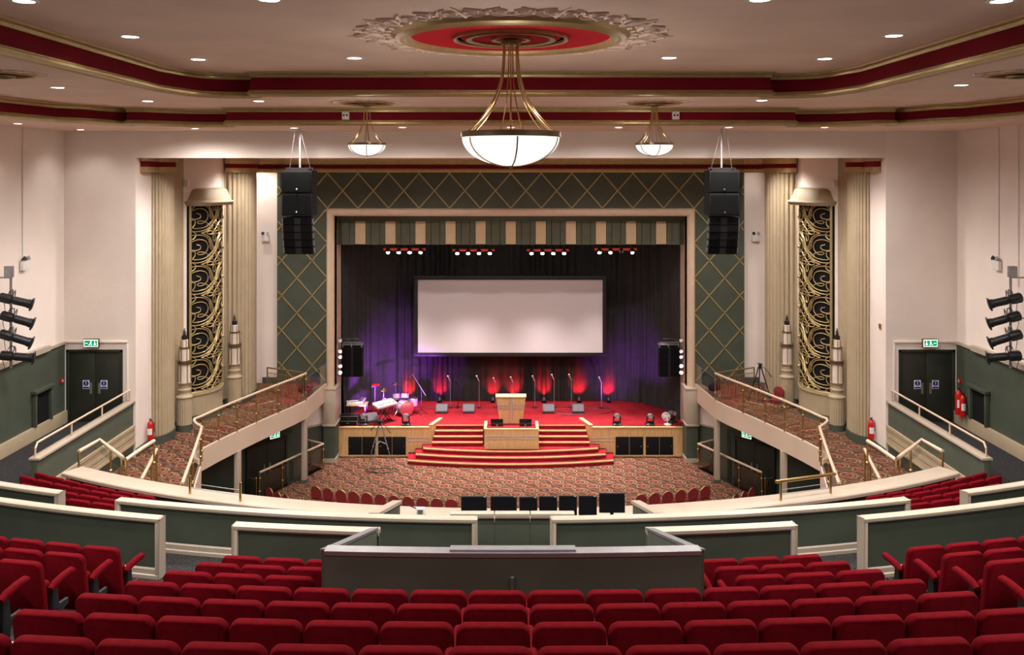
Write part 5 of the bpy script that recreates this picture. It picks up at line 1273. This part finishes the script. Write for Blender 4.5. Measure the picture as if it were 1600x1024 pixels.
def drum(c, r, h, axis='z', par=None, rx=0, rz=0, nm='shell'):
    T = ROT(c, rz, rx); m = MB(); m.T = T; m.lathe([(r, 0), (r, h)], (0, 0, 0), 24); sh = m.build(nm, 'drumred', par)
    m = MB(); m.T = T; m.lathe([(.001, h+.004), (r*.98, h+.004)], (0, 0, 0), 24); m.lathe([(.001, -.004), (r*.98, -.004)], (0, 0, 0), 24); m.build('drum_head', 'white', sh)
    m = MB(); m.T = T
    for z in (0, h): m.lathe([(r*.97, z-.012), (r*1.05, z-.012), (r*1.05, z+.012), (r*.97, z+.012)], (0, 0, 0), 24)
    for k in range(8): a = 2*pi*k/8; m.tube([(r*1.03*cos(a), r*1.03*sin(a), 0), (r*1.03*cos(a), r*1.03*sin(a), h)], .008, 5)
    m.build('hoops', 'chrome', sh); return sh
DX, DY = -4.95, 40.3
b = thing('bass_drum', (DX, DY, ZS), 'pale bass drum with two tom drums mounted on top', 'drum')
drum((DX+.1, DY-.1, ZS+.33), .32, .42, par=b, rx=pi/2, rz=.6)
for k, (dx, dy, r) in enumerate(((-.18, .0, .15), (.2, .05, .165))): drum((DX+dx, DY+dy-.2, ZS+.74), r, .2, par=b, rx=-.25, nm='tom_shell')
m = MB(); m.tube([(DX+.02, DY-.1, ZS+.55), (DX+.02, DY-.1, ZS+.8), (DX-.15, DY-.1, ZS+.8)], .014, 6)
for sx in (-1, 1): m.tube([(DX+.1+sx*.22, DY-.3, ZS+.2), (DX+.1+sx*.33, DY-.45, ZS)], .012, 6)
m.build('mount_and_spurs', 'chrome', b)
def on_legs(name, x, y, r, h, zt_, label, cat='drum'):
    t = thing(name, (x, y, ZS), label, cat); drum((x, y, zt_-h), r, h, par=t)
    m = MB()
    for a in (.4, 2.5, 4.6): m.tube([(x+r*cos(a), y+r*sin(a), zt_-h*.5), (x+(r+.05)*cos(a), y+(r+.05)*sin(a), ZS)], .012, 6)
    m.build('legs', 'chrome', t); return t
on_legs('floor_tom', DX-.62, DY+.0, .20, .36, ZS+.72, 'floor tom drum on three legs at the left of the drum kit')
on_legs('snare_drum', DX-.25, DY+.35, .17, .15, ZS+.72, 'snare drum behind the bass drum')
on_legs('small_floor_tom', DX+.55, DY+.1, .19, .34, ZS+.68, 'floor tom drum on three legs at the right of the drum kit')
def cymbal(x, y, z, r, tilt, label):
    t = thing('cymbal_stand', (x, y, ZS), label, 'cymbal')
    m = MB(); m.T = ROT((x, y, z), .4, tilt); m.lathe([(.001, .035), (.035, .03), (.05, .012), (r, 0), (r, -.006), (.05, .004)], (0, 0, 0), 28); m.build('cymbal', 'brass', t, smooth=50)
    m = MB(); m.tube([(x, y, ZS+.3), (x, y, z)], .012, 6)
    for a in (.2, 2.3, 4.4): m.tube([(x, y, ZS+.42), (x+.28*cos(a), y+.28*sin(a), ZS)], .011, 6)
    m.build('stand', 'chrome', t)
cymbal(DX-.75, DY-.1, ZS+1.12, .23, .15, 'brass cymbal on a chrome stand, low left of the drum kit')
cymbal(DX+.22, DY+.2, ZS+1.46, .24, -.2, 'brass cymbal on a chrome stand, highest of the drum kit')
cymbal(DX-.3, DY+.62, ZS+1.2, .18, .1, 'small brass cymbal on a chrome stand in the middle of the drums')
t = thing('boom_microphone', (DX+.95, DY-.2, ZS), 'overhead microphone on a long boom stand right of the drum kit', 'microphone stand')
m = MB(); m.tube([(DX+.95, DY-.2, ZS+.2), (DX+.95, DY-.2, ZS+1.15)], .014, 6)
for a in (.5, 2.6, 4.7): m.tube([(DX+.95, DY-.2, ZS+.25), (DX+.95+.3*cos(a), DY-.2+.3*sin(a), ZS)], .012, 6)
m.build('tripod', 'blackm', t); MB().tube([(DX+1.15, DY-.2, ZS+.85), (DX+.55, DY-.2, ZS+1.82)], .012, 6).build('boom', 'steel', t)
m = MB(); m.tube([(DX+.55, DY-.2, ZS+1.82), (DX+.46, DY-.2, ZS+1.72), (DX+.44, DY-.2, ZS+1.62)], [.014, .02, .022], 8); m.build('microphone', 'chrome', t, smooth=60)
sl = thing('drum_stool', (DX-.2, DY+.75, ZS), 'black round drum stool behind the drums', 'stool'); MB().lathe([(.001, .56), (.16, .56), (.17, .53), (.16, .48), (.001, .48)], (DX-.2, DY+.75, ZS), 20).build('seat', 'black', sl)
m = MB()
for a in (.2, 2.3, 4.4): m.tube([(DX-.2, DY+.75, ZS+.48), (DX-.2+.2*cos(a), DY+.75+.2*sin(a), ZS)], .012, 6)
m.build('legs', 'chrome', sl)
# loose cables on the carpet
random.seed(11)
for pts, l in (([(2.0, 40.9), (3.2, 41.0), (4.4, 41.2), (4.7, 40.7), (4.3, 40.3), (3.0, 40.1), (1.9, 40.3)], 'black cable looping over the carpet by the right wedges'), ([(-4.2, 41.3), (-3.2, 41.1), (-2.4, 41.5), (-1.2, 41.2), (0.2, 41.5), (1.6, 41.2), (3.4, 41.6), (4.8, 41.4)], 'black cables lying along the foot of the curtain')):
    P = []
    for i in range(len(pts)-1):
        for q in range(6):
            a, c = Vector(pts[i]), Vector(pts[i+1]); p = a.lerp(c, q/6); P.append((p.x+random.uniform(-.05, .05), p.y+random.uniform(-.05, .05), ZS+.012))
    tag(MB().tube(P, .013, 5).build('stage_cable', 'blackm', smooth=60), l, 'cable')
# camera tripods
def tripod(x, y, z, h, sp_, label, mt_='steel', head2=False):
    t = thing('camera_tripod', (x, y, z), label, 'tripod'); top = z+h-.2
    for a in (2.6, 4.3, 5.9):
        f = Vector((x+sp_*cos(a), y+sp_*sin(a)*.9, z)); m = MB(); tp = Vector((x+.06*cos(a), y+.06*sin(a), top)); md = tp.lerp(f, .55)
        m.tube([tp, md], .024, 6); m.tube([md, f], .015, 6); m.sphere(md, .035, 8, 6); m.sphere(f+Vector((0, 0, .02)), .03, 8, 6); m.build('leg', mt_, t)
    m = MB()
    for a in (2.6, 4.3, 5.9): m.tube([(x, y, top-h*.35), Vector((x+.06*cos(a), y+.06*sin(a), top)).lerp(Vector((x+sp_*cos(a), y+sp_*sin(a)*.9, z)), .45)], .010, 5)
    m.build('spreader', mt_, t)
    m = MB(); m.lathe([(.09, 0), (.09, .04), (.05, .06), (.06, .14), (.04, .16)], (x, y, top), 14); m.box(x-.06, x+.06, y-.13, y+.10, top+.15, top+.19); m.build('fluid_head', 'blackm', t)
    MB().tube([(x+.05, y, top+.12), (x+.28, y-.05, top-.1), (x+.42, y-.08, top-.32)], [.012, .012, .022], 6).build('pan_handle', 'blackm', t)
    if head2: MB().tube([(x-.02, y, top+.1), (x-.25, y-.1, top-.05), (x-.36, y-.12, top-.2)], [.012, .012, .022], 6).build('pan_handle', 'blackm', t)
tripod(-5.35, 36.7, 0, 1.92, .62, 'tall camera tripod on the patterned carpet before the left stage front', 'steel', True)
tripod(9.68, 34.8, ZWING, 1.5, .45, 'black camera tripod standing on the right gallery', 'blackm')
P = [(-5.6+.45*cos(i*.42)+.02*i, 36.2+.3*sin(i*.42), .012) for i in range(34)]
tag(MB().tube(P, .012, 5).build('floor_cable', 'blackm', smooth=60), 'coiled black cable on the patterned carpet by the tripod', 'cable')
# bags left on the galleries
for (x, y, l) in ((-8.35, 36.2, 'dark bag lying on the left gallery behind the baluster screen'), (8.3, 36.5, 'dark bag lying on the right gallery behind the baluster screen')):
    bg = thing('bag', (x, y, ZWING), l, 'bag'); m = MB(); m.sphere((x, y, ZWING+.16), .18, 16, 10, (1.5, .9, .88)); m.build('body', 'black', bg, smooth=60)
    m = MB(); m.tube([(x-.15, y, ZWING+.28), (x-.08, y-.02, ZWING+.42), (x+.08, y-.02, ZWING+.42), (x+.15, y, ZWING+.28)], .014, 6); m.build('handle', 'blackm', bg)
